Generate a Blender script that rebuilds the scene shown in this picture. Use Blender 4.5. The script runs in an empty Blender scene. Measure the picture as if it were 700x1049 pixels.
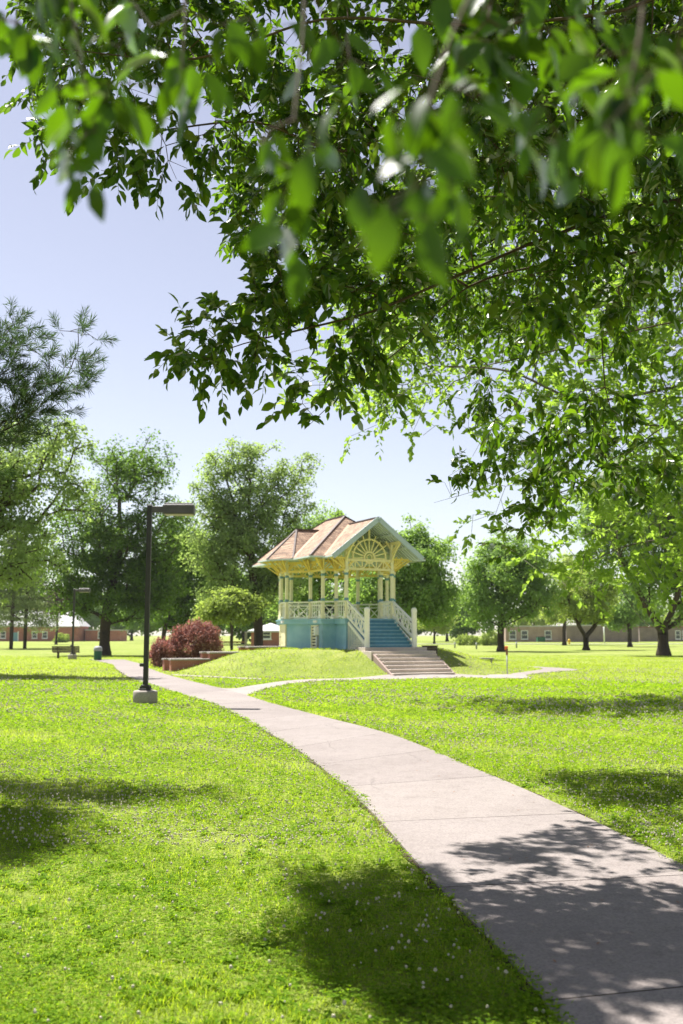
import bpy, math, random
import numpy as np
from mathutils import Vector, Matrix
R = math.radians
rng = np.random.default_rng(7)
random.seed(7)
scene = bpy.context.scene
COL = scene.collection

# ------------------------------------------------------------------ camera
CAM_H = 2.0
F = 1020.0                      # focal length in pixels of the 700x1049 photograph
PITCH = math.atan(125.5 / F)
cd = bpy.data.cameras.new('camera')
cam = bpy.data.objects.new('camera', cd)
COL.objects.link(cam)
cam.location = (0, 0, CAM_H)
cam.rotation_euler = (math.pi / 2 + PITCH, 0, 0)
cd.sensor_fit = 'VERTICAL'
cd.sensor_height = 36.0
cd.lens = 36.0 * F / 1049.0
cd.clip_start = 0.05
cd.clip_end = 5000
cd.dof.use_dof = True
cd.dof.focus_distance = 11.5
cd.dof.aperture_fstop = 2.1
scene.camera = cam

# ------------------------------------------------------------------ sky, sun, exposure
SUN_TO = Vector((-0.374, 0.35, 1.0)).normalized()
EL = math.asin(SUN_TO.z)
AZ = math.atan2(SUN_TO.x, SUN_TO.y)
world = bpy.data.worlds.new('World')
scene.world = world
world.use_nodes = True
wn = world.node_tree
bg = wn.nodes['Background']
sky = wn.nodes.new('ShaderNodeTexSky')
sky.sky_type = 'NISHITA'
sky.sun_disc = False
sky.sun_elevation = EL
sky.sun_rotation = AZ
sky.altitude = 100
sky.air_density = 1.0
sky.dust_density = 0.4
sky.ozone_density = 1.2
hsv = wn.nodes.new('ShaderNodeHueSaturation')
hsv.inputs['Saturation'].default_value = 0.6
hsv.inputs['Hue'].default_value = 0.515
wn.links.new(sky.outputs[0], hsv.inputs['Color'])
tint = wn.nodes.new('ShaderNodeMixRGB')
tint.blend_type = 'MULTIPLY'; tint.inputs[0].default_value = 1.0; tint.inputs[2].default_value = (1.02, 0.985, 0.965, 1)
wn.links.new(hsv.outputs[0], tint.inputs[1])
wn.links.new(tint.outputs[0], bg.inputs['Color'])
bg.inputs['Strength'].default_value = 0.063
sl = bpy.data.lights.new('sun', 'SUN')
sl.energy = 5.0
sl.angle = R(0.53)
sl.color = (1.0, 0.965, 0.9)
so = bpy.data.objects.new('sun', sl)
COL.objects.link(so)
so.rotation_euler = (-SUN_TO).to_track_quat('-Z', 'Y').to_euler()
so.location = (-20, 20, 50)
vs = scene.view_settings
vs.view_transform = 'Standard'
vs.look = 'None'
vs.exposure = 1.4
vs.gamma = 1.0
vs.use_curve_mapping = False
scene.cycles.max_bounces = 8
scene.cycles.transparent_max_bounces = 4
scene.cycles.transmission_bounces = 6
scene.cycles.sample_clamp_indirect = 6.0

# ------------------------------------------------------------------ measuring helpers (photo pixel + depth -> metres)
CP, SP = math.cos(PITCH), math.sin(PITCH)
def at(px, py, Y):
    """point at horizontal distance Y in front of the tripod that was measured at this pixel"""
    a = (524.5 - py) / F                     # yc/zc
    dz = Y * (SP + a * CP) / (CP - a * SP)
    zc = Y * CP + dz * SP
    return Vector(((px - 350) / F * zc, Y, CAM_H + dz))
def gp(px, py, z=0.0):
    a = (524.5 - py) / F
    k = (SP + a * CP) / (CP - a * SP)
    return at(px, py, (z - CAM_H) / k)
def smooth(t):
    t = np.clip(t, 0, 1)
    return t * t * (3 - 2 * t)

# gazebo frame (local x = along the front, local y = backwards)
GX, GY, GTH = 1.48, 53.0, R(25)
CT, ST = math.cos(GTH), math.sin(GTH)
def gw(u, v, z=0.0):
    return Vector((GX + u * CT - v * ST, GY + u * ST + v * CT, z))
MC = gw(0, 4.3)
def ground_z(x, y):
    x = np.asarray(x, float); y = np.asarray(y, float)
    r = np.hypot(x - MC.x, y - MC.y)
    fr = np.clip(((x - MC.x) * ST - (y - MC.y) * CT) / (r + .01), 0, 1)     # fuller on the side of the steps
    m = 1.24 * (1 - smooth((r - 4.5 - 1.9 * fr) / (5.9 - 1.5 * fr)))
    m = m * (1 + .035 * np.sin(x * .9 + y * .5) * np.sin(y * .8 - x * .3))
    und = 0.03 * np.sin(x * 0.23 + 1.3) * np.sin(y * 0.19) + 0.02 * np.sin(x * 0.61 + y * 0.37)
    far = smooth((np.hypot(x, y) - 14) / 20)
    return m + und * far
def gz(x, y):
    return float(ground_z(x, y))

# ------------------------------------------------------------------ materials
def mat_new(name):
    m = bpy.data.materials.new(name)
    m.use_nodes = True
    nt = m.node_tree
    b = nt.nodes['Principled BSDF']
    return m, nt, b
def N(nt, typ, **kw):
    n = nt.nodes.new(typ)
    for k, v in kw.items():
        if k in n.inputs: n.inputs[k].default_value = v
        else: setattr(n, k, v)
    return n
def ramp(nt, fac, stops):
    r = nt.nodes.new('ShaderNodeValToRGB')
    e = r.color_ramp.elements
    while len(e) < len(stops): e.new(0.5)
    for i, (p, c) in enumerate(stops):
        e[i].position = p
        e[i].color = (c[0], c[1], c[2], 1)
    nt.links.new(fac, r.inputs[0])
    return r.outputs[0]
def paint(name, c, rough=0.5, var=0.12, scale=6.0, spec=0.3, bump=0.0, dirt=None):
    m, nt, b = mat_new(name)
    tc = N(nt, 'ShaderNodeTexCoord')
    no = N(nt, 'ShaderNodeTexNoise', Scale=scale, Detail=6.0, Roughness=0.65)
    nt.links.new(tc.outputs['Object'], no.inputs['Vector'])
    d = [x * (1 - var) for x in c] if dirt is None else dirt
    col = ramp(nt, no.outputs[0], [(0.3, d), (0.62, c)])
    nt.links.new(col, b.inputs['Base Color'])
    b.inputs['Roughness'].default_value = rough
    b.inputs['Specular IOR Level'].default_value = spec
    if bump:
        bp = N(nt, 'ShaderNodeBump', Strength=bump, Distance=0.02)
        n2 = N(nt, 'ShaderNodeTexNoise', Scale=scale * 8, Detail=4.0)
        nt.links.new(tc.outputs['Object'], n2.inputs['Vector'])
        nt.links.new(n2.outputs[0], bp.inputs['Height'])
        nt.links.new(bp.outputs[0], b.inputs['Normal'])
    return m
def foliage(name, cols, trans, gloss=0.08, rough=0.35, tfac=0.45, patch=None):
    """leaf: diffuse + light passing through + a waxy reflection; each leaf has its own tone"""
    m = bpy.data.materials.new(name); m.use_nodes = True
    nt = m.node_tree; nt.nodes.clear()
    out = nt.nodes.new('ShaderNodeOutputMaterial')
    geo = nt.nodes.new('ShaderNodeNewGeometry')
    n = len(cols)
    dcol = ramp(nt, geo.outputs['Random Per Island'], [(i / max(1, n - 1), c) for i, c in enumerate(cols)])
    if patch:                                   # drier and lusher patches across the lawn
        tc = N(nt, 'ShaderNodeTexCoord'); n1 = N(nt, 'ShaderNodeTexNoise', Scale=patch, Detail=5.0, Roughness=0.6)
        nt.links.new(tc.outputs['Object'], n1.inputs['Vector'])
        pc = ramp(nt, n1.outputs[0], [(0.30, (0.60, 0.78, 0.6)), (0.45, (1.0, 1.0, 1.0)), (0.58, (1.08, 1.03, 1.3)), (0.70, (1.35, 1.16, 2.4))])
        pm = N(nt, 'ShaderNodeMixRGB'); pm.blend_type = 'MULTIPLY'; pm.inputs[0].default_value = 1.0
        nt.links.new(dcol, pm.inputs[1]); nt.links.new(pc, pm.inputs[2]); dcol = pm.outputs[0]
    hs = N(nt, 'ShaderNodeMixRGB'); hs.blend_type = 'MULTIPLY'; hs.inputs[0].default_value = 1.0
    k = max(0.001, sum(c[1] for c in cols) / n)
    nt.links.new(dcol, hs.inputs[1]); hs.inputs[2].default_value = (trans[0] / k, trans[1] / k, trans[2] / k, 1)
    d = N(nt, 'ShaderNodeBsdfDiffuse'); t = N(nt, 'ShaderNodeBsdfTranslucent')
    nt.links.new(dcol, d.inputs[0])
    tm = N(nt, 'ShaderNodeMixRGB'); tm.inputs[0].default_value = 0.6
    nt.links.new(hs.outputs[0], tm.inputs[1]); tm.inputs[2].default_value = (*trans, 1)
    nt.links.new(tm.outputs[0], t.inputs[0])
    mx = N(nt, 'ShaderNodeMixShader'); mx.inputs[0].default_value = tfac
    nt.links.new(d.outputs[0], mx.inputs[1]); nt.links.new(t.outputs[0], mx.inputs[2])
    g = N(nt, 'ShaderNodeBsdfGlossy'); g.inputs['Roughness'].default_value = rough
    g.inputs[0].default_value = (1, 1, 1, 1)
    fr = N(nt, 'ShaderNodeFresnel'); fr.inputs[0].default_value = 1.4
    fm = N(nt, 'ShaderNodeMath'); fm.operation = 'MULTIPLY_ADD'; fm.inputs[1].default_value = gloss * 6; fm.inputs[2].default_value = gloss * 0.15
    nt.links.new(fr.outputs[0], fm.inputs[0])
    m2 = N(nt, 'ShaderNodeMixShader')
    nt.links.new(fm.outputs[0], m2.inputs[0]); nt.links.new(mx.outputs[0], m2.inputs[1]); nt.links.new(g.outputs[0], m2.inputs[2])
    nt.links.new(m2.outputs[0], out.inputs[0])
    return m

M = {}
M['cream'] = paint('cream_paint', (0.88, 0.81, 0.53), 0.5, 0.10, 3.0)
M['cream_rail'] = paint('pale_cream_paint', (0.90, 0.87, 0.72), 0.5, 0.10, 3.0)
M['yellow'] = paint('butter_yellow_paint', (0.87, 0.67, 0.18), 0.5, 0.12, 3.0)
M['buttercream'] = paint('butter_cream_paint', (0.88, 0.77, 0.40), 0.5, 0.12, 3.0)
M['teal'] = paint('teal_paint', (0.17, 0.32, 0.37), 0.5, 0.1)
M['blue'] = None
M['stairblue'] = paint('blue_step_paint', (0.10, 0.28, 0.41), 0.5, 0.22, 5.0)
M['soffit'] = paint('grey_blue_soffit_paint', (0.60, 0.67, 0.67), 0.6, 0.12, 2.0)
M['barge'] = paint('grey_blue_trim_paint', (0.44, 0.52, 0.56), 0.5, 0.1, 2.0)
M['nosing'] = paint('skylit_blue_tread_paint', (0.28, 0.50, 0.60), 0.5, 0.2, 5.0)  # paler than the step paint: sky light on the treads painted in
M['white'] = paint('white_paint', (0.8, 0.8, 0.78), 0.5, 0.06)
M['ridge'] = paint('dark_ridge_flashing', (0.12, 0.09, 0.085), 0.6, 0.2)
M['copper'] = paint('copper_valley_flashing', (0.34, 0.18, 0.085), 0.45, 0.2)
M['bronze'] = paint('dark_bronze_metal', (0.028, 0.026, 0.026), 0.45, 0.2, 4.0, 0.4)
M['lens'] = paint('frosted_lens', (0.42, 0.36, 0.31), 0.3, 0.1)
M['headgrey'] = paint('weathered_bronze_metal', (0.09, 0.08, 0.085), 0.5, 0.25, 4.0, 0.4)
M['bark'] = paint('bark', (0.085, 0.066, 0.05), 0.9, 0.5, 9.0, 0.1, 0.6)
M['twig'] = paint('twig_bark', (0.10, 0.07, 0.045), 0.8, 0.35, 14.0, 0.15, 0.3)
M['palebark'] = paint('grey_bark', (0.19, 0.165, 0.14), 0.9, 0.45, 7.0, 0.1, 0.6)
M['darkwood'] = paint('dark_weathered_wood', (0.10, 0.075, 0.06), 0.8, 0.35, 8.0)
M['greywood'] = paint('grey_weathered_wood', (0.30, 0.27, 0.25), 0.85, 0.3, 6.0)
M['green'] = paint('dark_green_paint', (0.02, 0.10, 0.055), 0.5, 0.2)
M['lidgrey'] = paint('grey_plastic', (0.30, 0.31, 0.33), 0.5, 0.15)
M['orange'] = paint('orange_paint', (0.70, 0.16, 0.05), 0.5, 0.15)
M['rust'] = paint('brown_rusty_metal', (0.24, 0.12, 0.07), 0.7, 0.3)
M['steel'] = paint('grey_steel', (0.42, 0.43, 0.44), 0.45, 0.2)
M['black'] = paint('black_iron', (0.015, 0.015, 0.017), 0.5, 0.2)
M['stone'] = paint('grey_stone', (0.28, 0.26, 0.24), 0.9, 0.3, 6.0, 0.1, 0.4)
M['roofgrey'] = paint('pale_grey_roofing', (0.50, 0.49, 0.49), 0.8, 0.2, 1.5)
M['glass'] = paint('dark_window_glass', (0.05, 0.06, 0.075), 0.12, 0.2, 1.0, 0.6)
M['yellowpaint'] = paint('yellow_paint', (0.72, 0.46, 0.05), 0.5, 0.15)
M['lens2'] = M['lens']

def mk_blue():
    m, nt, b = mat_new('blue_vertical_boards')
    tc = N(nt, 'ShaderNodeTexCoord'); sp = N(nt, 'ShaderNodeSeparateXYZ')
    nt.links.new(tc.outputs['Object'], sp.inputs[0])
    ad = N(nt, 'ShaderNodeMath'); ad.operation = 'ADD'
    nt.links.new(sp.outputs[0], ad.inputs[0]); nt.links.new(sp.outputs[1], ad.inputs[1])
    ml = N(nt, 'ShaderNodeMath'); ml.operation = 'MULTIPLY'; ml.inputs[1].default_value = 7.0
    nt.links.new(ad.outputs[0], ml.inputs[0])
    fr = N(nt, 'ShaderNodeMath'); fr.operation = 'FRACT'; nt.links.new(ml.outputs[0], fr.inputs[0])
    gv = N(nt, 'ShaderNodeMath'); gv.operation = 'GREATER_THAN'; gv.inputs[1].default_value = 0.06
    nt.links.new(fr.outputs[0], gv.inputs[0])
    no = N(nt, 'ShaderNodeTexNoise', Scale=2.5, Detail=6.0); nt.links.new(tc.outputs['Object'], no.inputs['Vector'])
    c = ramp(nt, no.outputs[0], [(0.3, (0.25, 0.47, 0.58)), (0.65, (0.34, 0.56, 0.66))])
    nt.links.new(c, b.inputs['Base Color'])
    bp = N(nt, 'ShaderNodeBump', Strength=0.7, Distance=0.02); nt.links.new(gv.outputs[0], bp.inputs['Height'])
    nt.links.new(bp.outputs[0], b.inputs['Normal'])
    b.inputs['Roughness'].default_value = 0.5
    return m
M['blue'] = mk_blue()

def mk_shingle():
    m, nt, b = mat_new('weathered_cedar_shingles')
    tc = N(nt, 'ShaderNodeTexCoord'); sp = N(nt, 'ShaderNodeSeparateXYZ')
    nt.links.new(tc.outputs['Object'], sp.inputs[0])
    ad = N(nt, 'ShaderNodeMath'); ad.operation = 'ADD'
    nt.links.new(sp.outputs[0], ad.inputs[0]); nt.links.new(sp.outputs[1], ad.inputs[1])
    mz = N(nt, 'ShaderNodeMath'); mz.operation = 'MULTIPLY'; mz.inputs[1].default_value = 1.5
    nt.links.new(sp.outputs[2], mz.inputs[0])
    cb = N(nt, 'ShaderNodeCombineXYZ'); nt.links.new(ad.outputs[0], cb.inputs[0]); nt.links.new(mz.outputs[0], cb.inputs[1])
    br = N(nt, 'ShaderNodeTexBrick')
    br.inputs['Scale'].default_value = 1.0
    br.inputs['Brick Width'].default_value = 0.16
    br.inputs['Row Height'].default_value = 0.17
    br.inputs['Mortar Size'].default_value = 0.012
    br.inputs['Mortar Smooth'].default_value = 0.2
    br.inputs['Color1'].default_value = (0.40, 0.26, 0.17, 1)
    br.inputs['Color2'].default_value = (0.20, 0.12, 0.078, 1)
    br.inputs['Mortar'].default_value = (0.05, 0.034, 0.027, 1)
    nt.links.new(cb.outputs[0], br.inputs['Vector'])
    no = N(nt, 'ShaderNodeTexNoise', Scale=3.2, Detail=8.0, Roughness=0.75); nt.links.new(tc.outputs['Object'], no.inputs['Vector'])
    pat = ramp(nt, no.outputs[0], [(0.32, (0.6, 0.55, 0.52)), (0.48, (1.0, 1.0, 1.0)), (0.64, (1.3, 1.36, 1.42))])
    mx = N(nt, 'ShaderNodeMixRGB'); mx.blend_type = 'MULTIPLY'; mx.inputs[0].default_value = 1
    nt.links.new(br.outputs[0], mx.inputs[1]); nt.links.new(pat, mx.inputs[2])
    nt.links.new(mx.outputs[0], b.inputs['Base Color'])
    b.inputs['Roughness'].default_value = 0.85
    bp = N(nt, 'ShaderNodeBump', Strength=0.6, Distance=0.03); nt.links.new(br.outputs[0], bp.inputs['Height'])
    nt.links.new(bp.outputs[0], b.inputs['Normal'])
    return m
M['shingle'] = mk_shingle()

def mk_brick(name, c1, c2, mortar, s=1.0):
    m, nt, b = mat_new(name)
    tc = N(nt, 'ShaderNodeTexCoord'); sp = N(nt, 'ShaderNodeSeparateXYZ')
    nt.links.new(tc.outputs['Object'], sp.inputs[0])
    ad = N(nt, 'ShaderNodeMath'); ad.operation = 'ADD'
    nt.links.new(sp.outputs[0], ad.inputs[0]); nt.links.new(sp.outputs[1], ad.inputs[1])
    cb = N(nt, 'ShaderNodeCombineXYZ'); nt.links.new(ad.outputs[0], cb.inputs[0]); nt.links.new(sp.outputs[2], cb.inputs[1])
    br = N(nt, 'ShaderNodeTexBrick')
    br.inputs['Scale'].default_value = s
    br.inputs['Brick Width'].default_value = 0.22; br.inputs['Row Height'].default_value = 0.075
    br.inputs['Mortar Size'].default_value = 0.008
    br.inputs['Color1'].default_value = (*c1, 1); br.inputs['Color2'].default_value = (*c2, 1); br.inputs['Mortar'].default_value = (*mortar, 1)
    nt.links.new(cb.outputs[0], br.inputs['Vector'])
    no = N(nt, 'ShaderNodeTexNoise', Scale=0.6, Detail=6.0); nt.links.new(tc.outputs['Object'], no.inputs['Vector'])
    pat = ramp(nt, no.outputs[0], [(0.3, (0.8, 0.8, 0.8)), (0.7, (1.12, 1.12, 1.12))])
    mx = N(nt, 'ShaderNodeMixRGB'); mx.blend_type = 'MULTIPLY'; mx.inputs[0].default_value = 1
    nt.links.new(br.outputs[0], mx.inputs[1]); nt.links.new(pat, mx.inputs[2])
    nt.links.new(mx.outputs[0], b.inputs['Base Color'])
    b.inputs['Roughness'].default_value = 0.9
    return m
M['brick'] = mk_brick('red_brick', (0.40, 0.13, 0.085), (0.32, 0.10, 0.065), (0.34, 0.24, 0.2))
M['brickpink'] = mk_brick('pink_brick', (0.36, 0.25, 0.20), (0.30, 0.20, 0.165), (0.38, 0.33, 0.30))
M['brickshade'] = mk_brick('shaded_brown_brick', (0.22, 0.165, 0.145), (0.18, 0.135, 0.12), (0.26, 0.22, 0.2))  # darker, greyer brick: the shade on these walls is put into the colour

def mk_concrete(name, c, dark, stain, fine=140.0):
    m, nt, b = mat_new(name)
    tc = N(nt, 'ShaderNodeTexCoord')
    n1 = N(nt, 'ShaderNodeTexNoise', Scale=0.55, Detail=8.0, Roughness=0.7)
    n2 = N(nt, 'ShaderNodeTexNoise', Scale=fine, Detail=3.0, Roughness=0.7)
    n3 = N(nt, 'ShaderNodeTexNoise', Scale=5.0, Detail=7.0, Roughness=0.75)
    for n in (n1, n2, n3): nt.links.new(tc.outputs['Object'], n.inputs['Vector'])
    col = ramp(nt, n1.outputs[0], [(0.25, dark), (0.55, c), (0.8, [x * 1.1 for x in c])])
    f = ramp(nt, n2.outputs[0], [(0.3, (0.62, 0.60, 0.60)), (0.52, (1, 1, 1)), (0.72, (1.22, 1.2, 1.18))])
    st = ramp(nt, n3.outputs[0], [(0.27, stain), (0.47, (1, 1, 1)), (0.7, (1.05, 1.04, 1.03))])
    a = N(nt, 'ShaderNodeMixRGB'); a.blend_type = 'MULTIPLY'; a.inputs[0].default_value = 0.8
    nt.links.new(col, a.inputs[1]); nt.links.new(f, a.inputs[2])
    a2 = N(nt, 'ShaderNodeMixRGB'); a2.blend_type = 'MULTIPLY'; a2.inputs[0].default_value = 0.8
    nt.links.new(a.outputs[0], a2.inputs[1]); nt.links.new(st, a2.inputs[2])
    geo = N(nt, 'ShaderNodeNewGeometry')
    sl_ = ramp(nt, geo.outputs['Random Per Island'], [(0.0, (0.92, 0.91, 0.91)), (0.5, (1.0, 1.0, 1.0)), (1.0, (1.04, 1.04, 1.03))])
    vo = N(nt, 'ShaderNodeTexVoronoi', Scale=0.7); vo.feature = 'DISTANCE_TO_EDGE'
    wv = N(nt, 'ShaderNodeTexNoise', Scale=3.0, Detail=5.0); nt.links.new(tc.outputs['Object'], wv.inputs['Vector'])
    wm = N(nt, 'ShaderNodeMixRGB'); wm.inputs[0].default_value = 0.22
    nt.links.new(tc.outputs['Object'], wm.inputs[1]); nt.links.new(wv.outputs['Color'], wm.inputs[2]); nt.links.new(wm.outputs[0], vo.inputs['Vector'])
    n5 = N(nt, 'ShaderNodeTexNoise', Scale=0.35, Detail=2.0); nt.links.new(tc.outputs['Object'], n5.inputs['Vector'])
    ck = ramp(nt, vo.outputs['Distance'], [(0.0, (0, 0, 0)), (0.006, (1, 1, 1))])
    cm = ramp(nt, n5.outputs[0], [(0.52, (1, 1, 1)), (0.6, (0.45, 0.45, 0.45))])
    cx = N(nt, 'ShaderNodeMixRGB'); cx.blend_type = 'LIGHTEN'; cx.inputs[0].default_value = 1
    nt.links.new(ck, cx.inputs[1]); nt.links.new(cm, cx.inputs[2])
    a3 = N(nt, 'ShaderNodeMixRGB'); a3.blend_type = 'MULTIPLY'; a3.inputs[0].default_value = 1
    nt.links.new(a2.outputs[0], a3.inputs[1]); nt.links.new(sl_, a3.inputs[2])
    a4 = N(nt, 'ShaderNodeMixRGB'); a4.blend_type = 'MULTIPLY'; a4.inputs[0].default_value = 0.55
    nt.links.new(a3.outputs[0], a4.inputs[1]); nt.links.new(cm if False else cx.outputs[0], a4.inputs[2])
    nt.links.new(a4.outputs[0], b.inputs['Base Color'])
    b.inputs['Roughness'].default_value = 0.85
    b.inputs['Specular IOR Level'].default_value = 0.25
    bp = N(nt, 'ShaderNodeBump', Strength=0.35, Distance=0.006)
    nt.links.new(n2.outputs[0], bp.inputs['Height']); nt.links.new(bp.outputs[0], b.inputs['Normal'])
    return m
M['path'] = mk_concrete('pinkish_concrete', (0.234, 0.205, 0.194), (0.190, 0.164, 0.154), (0.72, 0.69, 0.67), 55.0)
M['pathpale'] = mk_concrete('pale_concrete', (0.27, 0.24, 0.222), (0.22, 0.195, 0.18), (0.8, 0.78, 0.76), 60.0)
M['steps'] = mk_concrete('pink_step_concrete', (0.55, 0.475, 0.415), (0.44, 0.375, 0.325), (0.7, 0.68, 0.66), 40.0)
M['cheek'] = mk_concrete('stained_step_concrete', (0.36, 0.27, 0.24), (0.27, 0.20, 0.175), (0.7, 0.68, 0.66), 40.0)
M['concrete'] = mk_concrete('grey_concrete', (0.33, 0.295, 0.265), (0.24, 0.21, 0.19), (0.7, 0.68, 0.66), 40.0)
M['cap'] = mk_concrete('grey_cap_concrete', (0.34, 0.31, 0.29), (0.26, 0.24, 0.22), (0.7, 0.68, 0.66), 40.0)
M['soil'] = paint('dark_soil', (0.07, 0.052, 0.035), 0.95, 0.4, 20.0, 0.1)
M['asphalt'] = paint('pale_asphalt', (0.30, 0.29, 0.28), 0.9, 0.15, 2.0, 0.1)

def mk_lawn():
    m, nt, b = mat_new('lawn_turf')
    tc = N(nt, 'ShaderNodeTexCoord')
    def noise(s, d=6.0, r=0.65):
        n = N(nt, 'ShaderNodeTexNoise', Scale=s, Detail=d, Roughness=r)
        nt.links.new(tc.outputs['Object'], n.inputs['Vector']); return n
    n1, n2, n3 = noise(0.12), noise(1.3), noise(22.0, 4.0, 0.75)
    c1 = ramp(nt, n1.outputs[0], [(0.3, (0.155, 0.21, 0.034)), (0.5, (0.20, 0.245, 0.05)), (0.72, (0.26, 0.275, 0.095))])
    c2 = ramp(nt, n2.outputs[0], [(0.28, (0.74, 0.80, 0.7)), (0.5, (1, 1, 1)), (0.72, (1.25, 1.16, 1.3))])
    c3 = ramp(nt, n3.outputs[0], [(0.28, (0.5, 0.55, 0.45)), (0.5, (1, 1, 1)), (0.72, (1.4, 1.32, 1.4))])
    a = N(nt, 'ShaderNodeMixRGB'); a.blend_type = 'MULTIPLY'; a.inputs[0].default_value = 1
    nt.links.new(c1, a.inputs[1]); nt.links.new(c2, a.inputs[2])
    a2 = N(nt, 'ShaderNodeMixRGB'); a2.blend_type = 'MULTIPLY'; a2.inputs[0].default_value = 1
    nt.links.new(a.outputs[0], a2.inputs[1]); nt.links.new(c3, a2.inputs[2])
    # white clover heads seen as pale specks
    vo = N(nt, 'ShaderNodeTexVoronoi', Scale=6.5); nt.links.new(tc.outputs['Object'], vo.inputs['Vector'])
    sp = ramp(nt, vo.outputs['Distance'], [(0.14, (1, 1, 1)), (0.22, (0, 0, 0))])
    n4 = noise(0.35, 4.0)
    ms = ramp(nt, n4.outputs[0], [(0.42, (0, 0, 0)), (0.6, (0.8, 0.8, 0.8))])
    mm = N(nt, 'ShaderNodeMath'); mm.operation = 'MULTIPLY'
    nt.links.new(sp, mm.inputs[0]); nt.links.new(ms, mm.inputs[1])
    a3 = N(nt, 'ShaderNodeMixRGB'); nt.links.new(mm.outputs[0], a3.inputs[0])
    nt.links.new(a2.outputs[0], a3.inputs[1]); a3.inputs[2].default_value = (0.40, 0.40, 0.27, 1)
    nt.links.new(a3.outputs[0], b.inputs['Base Color'])
    b.inputs['Roughness'].default_value = 0.9
    b.inputs['Specular IOR Level'].default_value = 0.1
    bp = N(nt, 'ShaderNodeBump', Strength=0.8, Distance=0.06); nt.links.new(n3.outputs[0], bp.inputs['Height'])
    nt.links.new(bp.outputs[0], b.inputs['Normal'])
    return m
M['lawn'] = mk_lawn()

M['grass'] = foliage('grass_blades', [(0.09, 0.165, 0.012), (0.17, 0.245, 0.022), (0.26, 0.32, 0.036), (0.35, 0.36, 0.12)], (0.53, 0.64, 0.028), 0.004, 0.5, 0.5, 0.55)
M['clover'] = foliage('clover_leaves', [(0.055, 0.12, 0.007), (0.115, 0.20, 0.013), (0.20, 0.285, 0.024)], (0.45, 0.60, 0.016), 0.004, 0.5, 0.45, 0.55)
M['blossom'] = paint('white_clover_blossom', (0.50, 0.46, 0.34), 0.8, 0.3, 90.0)
M['nearleaf'] = foliage('glossy_leaf', [(0.012, 0.026, 0.005), (0.020, 0.042, 0.007), (0.034, 0.062, 0.011)], (0.19, 0.325, 0.006), 0.045, 0.40, 0.40)
M['midleaf'] = foliage('shade_tree_leaf', [(0.016, 0.042, 0.008), (0.028, 0.062, 0.010), (0.045, 0.086, 0.013), (0.075, 0.11, 0.018), (0.13, 0.145, 0.02)], (0.175, 0.29, 0.012), 0.03, 0.38, 0.45)
M['sunleaf'] = foliage('sunlit_leaf', [(0.12, 0.19, 0.04), (0.17, 0.245, 0.05), (0.22, 0.29, 0.07)], (0.46, 0.60, 0.09), 0.012, 0.55, 0.5)
M['mapleleaf'] = foliage('dark_maple_leaf', [(0.045, 0.085, 0.026), (0.075, 0.125, 0.034), (0.12, 0.175, 0.045)], (0.25, 0.37, 0.05), 0.012, 0.55, 0.44)
M['paleleaf'] = foliage('pale_green_leaf', [(0.16, 0.22, 0.10), (0.21, 0.275, 0.12), (0.27, 0.33, 0.15)], (0.44, 0.55, 0.15), 0.012, 0.55, 0.5)
M['limeleaf'] = foliage('yellow_green_leaf', [(0.18, 0.235, 0.07), (0.24, 0.29, 0.09), (0.29, 0.33, 0.11)], (0.46, 0.56, 0.12), 0.012, 0.55, 0.5)
M['freshleaf'] = foliage('fresh_green_leaf', [(0.12, 0.20, 0.07), (0.165, 0.25, 0.085), (0.22, 0.30, 0.11)], (0.42, 0.56, 0.12), 0.012, 0.55, 0.48)
M['conifer'] = foliage('conifer_needles', [(0.12, 0.16, 0.085), (0.16, 0.20, 0.10)], (0.28, 0.34, 0.12), 0.012, 0.6, 0.45)
M['pine'] = foliage('pine_needles', [(0.036, 0.064, 0.032), (0.052, 0.084, 0.038), (0.080, 0.112, 0.052)], (0.096, 0.152, 0.048), 0.012, 0.6, 0.35)
M['barberry'] = foliage('red_barberry_leaf', [(0.13, 0.055, 0.048), (0.24, 0.125, 0.105), (0.40, 0.27, 0.235)], (0.36, 0.17, 0.14), 0.012, 0.55, 0.4)
M['plum'] = foliage('purple_leaf', [(0.080, 0.044, 0.048), (0.112, 0.064, 0.064)], (0.112, 0.056, 0.056), 0.05, 0.45, 0.3)

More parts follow.
